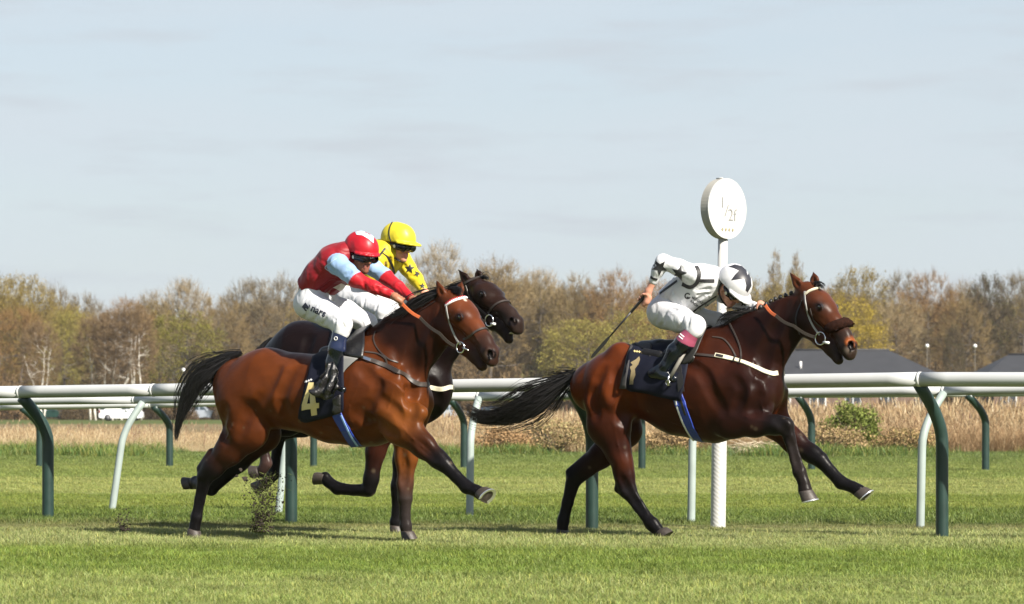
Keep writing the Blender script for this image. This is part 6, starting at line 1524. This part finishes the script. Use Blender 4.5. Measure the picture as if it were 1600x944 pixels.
    for i in range(4):
        rr = np.random.RandomState(300 + i); V, F, C = [], [], []; pal = [(0.0935, 0.0640, 0.0336), (0.0808, 0.0592, 0.0322), (0.0892, 0.0800, 0.0280), (0.1062, 0.0704, 0.0364)][i]
        for _ in range(3600):
            a = rr.uniform(0, 6.283); q = 2.4 * math.sqrt(rr.uniform()); h = 4.2 * (1 - (q / 2.7) ** 2) * rr.uniform(0.05, 1.0); p = np.array((q * math.cos(a), q * math.sin(a), h)); d = rr.normal(size=3) * 0.17 + np.array((0, 0, 0.2)); s = rr.normal(size=3) * 0.026; k = len(V)
            V += [p - s, p + s, p + d + s * .3, p + d - s * .3]; F.append((k, k + 1, k + 2, k + 3)); C += [np.array(pal) * rr.uniform(0.5, 1.6)] * 4
        me = bpy.data.meshes.new('scrub'); me.from_pydata([tuple(v) for v in V], [], F); me.update(); a = me.color_attributes.new('col', 'FLOAT_COLOR', 'POINT'); c = np.ones((len(V), 4), np.float32); c[:, :3] = np.array(C); a.data.foreach_set('color', c.ravel()); us.append(me)
    P, S = [], []
    for i in range(640):
        x = r.uniform(-1300, 2900); Y = r.uniform(346, 420); b = at(x, HY, Y); P.append((b.x, b.y, -0.2)); S.append(r.uniform(0.6, 1.75) * (0.8 if Y < 360 else 1.0))
    scatter('undergrowth', P, S, us, CROWN)

def scrub_bushes():
    r = np.random.RandomState(41)
    def bush(px, Y, wpx, hz, n, cols, label, name='bush', sz=0.06):
        b = at(px, HY, Y); t = thing(name, label, 'bush', (b.x, b.y, 0)); w = wpx / FPX * Y / 2; V, F, C = [], [], []; st = MB()
        for i in range(16):
            a = r.uniform(0, 6.283); e = np.array((math.cos(a) * w * r.uniform(.3, .9), math.sin(a) * w * .5, hz * r.uniform(0.6, 1.0))); st.tube([Vector((b.x + e[0] * .1, b.y, 0)), Vector((b.x + e[0] * .5, b.y + e[1] * .4, e[2] * .6)), Vector((b.x + e[0], b.y + e[1], e[2]))], [0.012, 0.008, 0.003], 4, cap=False)
        st.link('stems', TRUNK, t)
        for i in range(n):
            u = r.normal(size=3); u /= np.linalg.norm(u); q = r.uniform(0.35, 1.0) ** 0.6 * (0.8 + 0.15 * math.sin(u[0] * 5 + u[2] * 4) + 0.25 * r.uniform(-1, 1) ** 3); p = np.array((b.x + u[0] * w * q, b.y + u[1] * w * .6 * q, max(0.03, hz * 0.52 + u[2] * hz * 0.5 * q))); s = sz * r.uniform(.5, 1.3); a = r.normal(size=3); a /= np.linalg.norm(a); c_ = np.cross(a, r.normal(size=3)); c_ /= np.linalg.norm(c_); k = len(V)
            V += [p - a * s, p - c_ * s * .5, p + a * s, p + c_ * s * .5]; F.append((k, k + 1, k + 2, k + 3)); C += [np.array(cols[r.randint(len(cols))]) * r.uniform(.6, 1.3)] * 4
        link('foliage', V, F, CROWN, t, smooth=False, col=np.array(C)); return t
    bush(1335, 67.9, 112, 1.20, 6500, ((0.15, 0.185, 0.040), (0.19, 0.22, 0.06), (0.11, 0.14, 0.035)), 'fresh green bush growing out of the straw right of the leading horse\'s chest', sz=0.030)
    bush(1300, 67.2, 150, 0.68, 5200, ((0.30, 0.21, 0.11), (0.24, 0.19, 0.08), (0.36, 0.26, 0.15)), 'low brown bramble in front of the green bush', sz=0.026)
    bush(1420, 67.4, 130, 0.62, 4200, ((0.32, 0.22, 0.11), (0.26, 0.18, 0.085), (0.23, 0.19, 0.08)), 'low brown bramble between the near post and the green bush', sz=0.026)
    bush(870, 67.8, 150, 0.86, 5200, ((0.36, 0.26, 0.14), (0.28, 0.20, 0.10), (0.27, 0.24, 0.11)), 'brown bramble under the leading horse\'s tail', sz=0.026)
    bush(790, 67.4, 120, 0.62, 4000, ((0.36, 0.23, 0.12), (0.28, 0.18, 0.09)), 'reddish dead bracken left of the bramble under the tail', sz=0.026)
    bush(1050, 67.8, 110, 0.66, 4000, ((0.36, 0.25, 0.13), (0.28, 0.20, 0.10)), 'brown dead bracken seen under the leading horse\'s belly', sz=0.026)
    # pile of bleached sticks
    b = at(1182, HY, 66.3); mb = MB()
    for i in range(60):
        x = r.uniform(-.5, .5); a = r.normal() * 0.25; l = r.uniform(.15, .42); z = r.uniform(0.02, 0.26); mb.tube([(b.x + x - math.cos(a) * l, b.y + r.uniform(-.2, .2), max(0.01, z - math.sin(a) * l)), (b.x + x + math.cos(a) * l, b.y + r.uniform(-.2, .2), max(.01, z + math.sin(a) * l))], [0.008, 0.006], 4)
    tag(mb.link('stick_pile', mat('bleached stick', (0.46, 0.38, 0.27), 0.8)), 'heap of bleached dry sticks on the grass edge below the leader\'s forelegs', 'brushwood')

# ================================================================== FAR BUILDINGS, CARS, LAMPS
def far_things():
    slate = mat('slate roof', (0.024, 0.025, 0.029), 0.75, noise=0.2, nscale=0.8); brick = mat('brown brick wall', (0.13, 0.085, 0.065), 0.85, noise=0.15, nscale=1.5); wf = mat('white frame', (0.7, 0.7, 0.7), 0.5); gl = mat('window glass', (0.03, 0.035, 0.045), 0.08, 0.7)
    def house(label, x0, x1, rx0, rx1, yr, ye, Y, depth):
        A, B = at(x0, ye, Y), at(x1, ye, Y); R0, R1 = at(rx0, yr, Y), at(rx1, yr, Y); t = thing('bungalow', label, 'house', ((A.x + B.x) / 2, Y, 0)); ez, hz = A.z, R0.z; ym = Y + depth / 2
        V = [(A.x, Y, ez), (B.x, Y, ez), (B.x, Y + depth, ez), (A.x, Y + depth, ez), (R0.x, ym, hz), (R1.x, ym, hz), (A.x, Y, ez - .18), (B.x, Y, ez - .18), (B.x, Y + depth, ez - .18), (A.x, Y + depth, ez - .18)]
        rf = link('roof', V, [(0, 1, 5, 4), (1, 2, 5), (2, 3, 4, 5), (3, 0, 4), (0, 6, 7, 1), (1, 7, 8, 2), (2, 8, 9, 3), (3, 9, 6, 0), (6, 9, 8, 7)], slate, t, smooth=False)
        mb = MB(); mb.tube([(R0.x, ym, hz + .03), (R1.x, ym, hz + .03)], 0.11, 6); mb.link('ridge_tile', slate, rf)
        mb = MB(); mb.box((A.x + .5, Y + .5, 0), (B.x - .5, Y + depth - .5, ez - .19)); mb.link('wall', brick, t, smooth=False)
        n = max(2, int((B.x - A.x) / 2.6))
        for i in range(n):
            cx = A.x + (B.x - A.x) * (i + .5) / n; mb = MB(); mb.box((cx - .65, Y + .40, 1.0), (cx + .65, Y + .47, 2.25)); w = mb.link('window', wf, t, smooth=False); mb = MB()
            for q in (-1, 1): mb.box((cx + q * .31 - .26, Y + .36, 1.08), (cx + q * .31 + .26, Y + .395, 2.17))
            mb.link('pane', gl, w, smooth=False)
        return t, rf
    t, rf = house('long bungalow with a dark hipped slate roof behind the rail at right', 1196, 1472, 1252, 1402, 545.5, 586, 255, 11)
    p = at(1251, 577, 256.5); mb = MB(); mb.tube([p, p + Vector((0, 0, 0.62))], 0.09, 8); mb.link('vent_pipe', mat('white frame'), rf)
    house('second dark-roofed bungalow at the right edge of the photo', 1545, 1740, 1590, 3600, 553, 581, 262, 10)
    def lamp(px, py, Y, label):
        b = at(px, HY, Y); h = CAM_H + (HY - py) / FPX * Y; t = thing('street_lamp', label, 'street lamp', (b.x, b.y, 0), 0, 'street lamps by the wood'); mb = MB(); mb.tube([(b.x, b.y, 0), (b.x, b.y, h - .15)], [0.03, 0.025], 8); mb.link('pole', mat('lamp pole grey', (0.12, 0.11, 0.09), 0.8), t)
        mb = MB(); mb.tube([(b.x, b.y, h + z) for z in (-.18, -.12, 0, .12, .18)], [0.04, .15, .19, .14, .03], 10); mb.link('lamp_head', mat('lamp globe', (0.72, 0.72, 0.70), 0.5), t)
    lamp(1448.6, 540.5, 300, 'white-globed street lamp above the right end of the hipped roof'); lamp(1523.6, 540.8, 300, 'street lamp with a white globe near the right edge'); lamp(286.5, 578, 300, 'street lamp with a white globe before the big green tree')
    # cars and van
    tyre = mat('tyre', (0.02, 0.02, 0.02), 0.8); rim_ = mat('wheel rim', (0.10, 0.10, 0.11), 0.5); glass = mat('car glass', (0.03, 0.045, 0.055), 0.06, 0.8)
    def vehicle(px, Y, L, prof, glassq, body, label, cat, name, flip=False, w=1.75, group=None):
        """side outline in metres (x forward, z up) swept across the width, with set-in windows, wheels, lights"""
        b = at(px, HY, Y); t = thing(name, label, cat, (b.x, b.y, 0), 0, group); sg = -1 if flip else 1; n = len(prof); V, F = [], []
        for (yy, k) in ((-w / 2, 0.93), (-w / 2 + .10, 1.0), (w / 2 - .10, 1.0), (w / 2, 0.93)):
            cz = 0.8
            for (x, z) in prof: V.append((b.x + sg * x * (k * .02 + .98), b.y + yy + (0.10 * max(0, z - .95) if yy < 0 else -0.10 * max(0, z - .95)), cz + (z - cz) * (k * .25 + .75)))
        for i in range(3):
            for k in range(n): F.append((i * n + k, i * n + (k + 1) % n, (i + 1) * n + (k + 1) % n, (i + 1) * n + k))
        F += [tuple(range(n)), tuple(reversed(range(3 * n, 4 * n)))]; link('body', V, F, body, t, smooth=False)
        for q in glassq: link('window', [(b.x + sg * x, b.y - w / 2 - 0.012 + 0.10 * max(0, z - .95), z) for (x, z) in q], [tuple(range(len(q)))], glass, t, smooth=False)
        for x in (-L * .30, L * .31):
            for yy in (-w / 2 - .005, w / 2 - .2):
                mb = MB(); c = Vector((b.x + sg * x, b.y + yy, 0.31)); mb.tube([c, c + Vector((0, .2, 0))], 0.31, 16); wl = mb.link('wheel', tyre, t); mb = MB(); mb.tube([c + Vector((0, -.012, 0)), c + Vector((0, .05, 0))], 0.19, 12); mb.link('rim', rim_, wl)
        xe = max(p[0] for p in prof); mb = MB(); mb.box((b.x + sg * (xe - .32) - .14, b.y - w / 2 - .008, .66), (b.x + sg * (xe - .32) + .14, b.y - w / 2 + .02, .80)); mb.link('headlight', mat('headlamp', (0.38, 0.40, 0.42), 0.1), t, smooth=False)
        xm = min(p[0] for p in prof); mb = MB(); mb.box((b.x + sg * (xm + .10) - .07, b.y - w / 2 - .012, .75), (b.x + sg * (xm + .10) + .07, b.y - w / 2 + .02, 1.05)); mb.link('tail_light', mat('tail lamp', (0.16, 0.012, 0.012), 0.4), t, smooth=False)
        mb = MB(); mb.box((b.x + sg * .62 - .1, b.y - w / 2 - .14, .98), (b.x + sg * .62 + .1, b.y - w / 2 + .0, 1.14)); mb.link('door_mirror', body, t, smooth=False)
        return t
    van = [(-2.1, .32), (-2.12, .9), (-2.05, 1.62), (-1.9, 1.80), (-1.2, 1.84), (.15, 1.82), (.55, 1.74), (1.2, 1.16), (1.85, 1.02), (2.05, .85), (2.1, .55), (2.08, .32), (1.7, .25), (-1.7, .25)]
    vehicle(190, 312, 4.2, van, [[(.12, 1.12), (.98, 1.12), (.55, 1.60), (.12, 1.62)], [(-2.02, 1.10), (-1.55, 1.10), (-1.55, 1.62), (-1.98, 1.60)]], mat('van white paint', (0.70, 0.71, 0.73), 0.3, coat=0.5), 'small white panel van parked beyond the straw at left', 'van', 'parked_van')
    car = [(-2.1, .35), (-2.12, .8), (-1.95, 1.02), (-1.35, 1.42), (-.3, 1.46), (.35, 1.38), (1.05, .98), (1.85, .88), (2.1, .7), (2.12, .4), (1.8, .25), (-1.8, .25)]; cg = [[(-1.5, 1.02), (-.42, 1.02), (-.42, 1.38), (-1.2, 1.36)], [(-.34, 1.02), (.82, 1.02), (.30, 1.33), (-.34, 1.38)]]
    est = [(-2.15, .35), (-2.15, .95), (-2.0, 1.5), (-1.7, 1.6), (.1, 1.58), (.8, 1.05), (1.8, .93), (2.12, .75), (2.12, .4), (1.8, .25), (-1.8, .25)]; eg = [[(-1.95, 1.08), (-1.1, 1.08), (-1.1, 1.48), (-1.85, 1.48)], [(-1.0, 1.08), (-.3, 1.08), (-.3, 1.5), (-1.0, 1.5)], [(-.2, 1.08), (.62, 1.08), (.1, 1.48), (-.2, 1.5)]]
    navy = mat('navy car paint', (0.012, 0.022, 0.06), 0.25, coat=0.6); dg = mat('dark green car paint', (0.012, 0.04, 0.032), 0.25, coat=0.6); blu = mat('steel blue car paint', (0.05, 0.10, 0.19), 0.25, coat=0.6); sil = mat('silver car paint', (0.42, 0.46, 0.52), 0.3, metal=0.4, coat=0.5)
    G = 'cars parked beyond the straw'
    vehicle(120, 385, 4.2, car, cg, navy, 'navy blue car parked left of the white van', 'car', 'parked_car', group=G); vehicle(78, 372, 4.2, est, eg, dg, 'dark green estate car parked left of the navy car', 'car', 'parked_car', group=G)
    vehicle(258, 380, 4.2, car, cg, blu, 'steel blue car right of the white van, behind the far rail', 'car', 'parked_car', group=G); vehicle(316, 350, 4.2, est, eg, sil, 'silver car behind the bay horse\'s rump', 'car', 'parked_car', group=G)
    vehicle(706, 350, 4.2, est, eg, sil, 'silver car seen between the dark horse\'s chest and the far post', 'car', 'parked_car', group=G); vehicle(772, 355, 4.2, car, cg, navy, 'dark car seen above the leading horse\'s tail tip', 'car', 'parked_car', group=G)
    vehicle(1300, 355, 4.2, car, cg, sil, 'silver car behind the green bush', 'car', 'parked_car', group=G)
    # far white post-and-rail fence by the car park
    fm = mat('far fence white', (0.42, 0.43, 0.44), 0.6); t = thing('post_and_rail_fence', 'thin white post-and-rail fence far off behind the parked cars', 'fence', (0, 395, 0))
    for z in (0.55, 0.95, 1.35):
        mb = MB(); mb.box((-75, 394.95, z - .035), (75, 395.05, z + .035)); mb.link('rail', fm, t, smooth=False)
    me = None
    for i in range(38):
        x = -75 + i * 4
        if me is None: mb = MB(); mb.box((-.05, -.05, 0), (.05, .05, 1.42)); o = link('post', mb.V, mb.F, fm, t, smooth=False, world=False); me = o.data
        else: o = bpy.data.objects.new('post', me); COL.objects.link(o); o.parent = t
        o.location = (x, 0.12, 0)

def flying_turf():
    r = np.random.RandomState(77); soil = mat('dark soil crumb', (0.022, 0.015, 0.010), 0.95); gr = mat('torn grass', (0.11, 0.14, 0.025), 0.7)
    def spray(name, label, base, Y, n, spread, up, lean, g):
        V, F, mi = [], [], []
        for i in range(n):
            t = r.uniform() ** 2.3; x = base[0] + r.normal() * spread * (0.35 + 0.9 * t) + lean * t; y = base[1] - up * t; p = np.array(at(x, y, Y + r.normal() * 0.06)); p[2] = max(p[2], 0.015)
            grass = r.uniform() < g; k = len(V)
            if grass:
                d = r.normal(size=3); d /= np.linalg.norm(d); d *= r.uniform(.008, .026); s = np.cross(d, r.normal(size=3)); s = s / np.linalg.norm(s) * .0017; V += [p - d - s, p - d + s, p + d + s * .4, p + d - s * .4]; F.append((k, k + 1, k + 2, k + 3)); mi.append(1)
            else:
                s = r.uniform(.0015, .0062) * (1.35 if t < .3 else 1); q = [p + r.normal(size=3) * s for _ in range(6)]
                V += q; fs = [(0, 1, 2), (0, 2, 3), (0, 3, 1), (4, 2, 1), (4, 3, 2), (4, 1, 3), (5, 1, 0), (5, 2, 4)]; F += [tuple(k + j for j in f) for f in fs]; mi += [0] * len(fs)
        o = link(name, V, F, None, None, smooth=False, mats=[soil, gr], mi=mi); o['kind'] = 'stuff'; o['label'] = label
    spray('flying_turf', 'spray of soil and torn grass kicked up under the bay horse', (408, 830), 23.0, 3200, 15, 92, 8, 0.42)
    spray('flying_turf', 'small puff of soil kicked up behind the bay horse', (195, 828), 23.6, 260, 8, 34, -4, 0.3)
    # a few bigger divots in the air
    for i, (x, y) in enumerate(((376, 733), (371, 744), (386, 752), (442, 785), (381, 747), (422, 772))):
        p = np.array(at(x, y, 23.0)); V = []; s = r.uniform(.006, .012); n = 9
        V = [p + r.normal(size=3) * s for _ in range(n)]; bm = bmesh.new()
        for v in V: bm.verts.new(tuple(v))
        bmesh.ops.convex_hull(bm, input=bm.verts); me = bpy.data.meshes.new('divot'); bm.to_mesh(me); bm.free(); me.materials.append(soil); o = bpy.data.objects.new('divot', me); COL.objects.link(o)
        tag(o, ('clod of turf in the air, topmost of those behind the bay horse\'s knee', 'clod of turf flung left of the topmost clod', 'clod of turf just left of the dark horse\'s hind hoof', 'clod of turf flying beside the near post', 'small clod of turf under the topmost clod', 'clod of turf in the air above the soil spray')[i], 'clod', 'clods of turf in the air')

def haze():
    m = bpy.data.materials.new('haze'); m.use_nodes = True; N, Lk = nodes(m); N.remove(N['Principled BSDF']); v = N.new('ShaderNodeVolumePrincipled'); v.inputs['Density'].default_value = 0.00011; v.inputs['Color'].default_value = (0.88, 0.92, 1.0, 1); v.inputs['Anisotropy'].default_value = 0.2
    Lk.new(v.outputs[0], N['Material Output'].inputs['Volume']); mb = MB(); mb.box((-3100, -70, -1.0), (3100, 6100, 32)); o = mb.link('haze', m, None, smooth=False); o['kind'] = 'stuff'

# ================================================================== BUILD
ground(); rails(); marker_post(); woods(); far_things(); scrub_bushes()
turf(); straw()
leader_and_rider(); bay_and_rider(); dark_and_rider(); flying_turf()
if HAZE: haze()
for o in SC.objects:
    if '_m' in o: del o['_m']
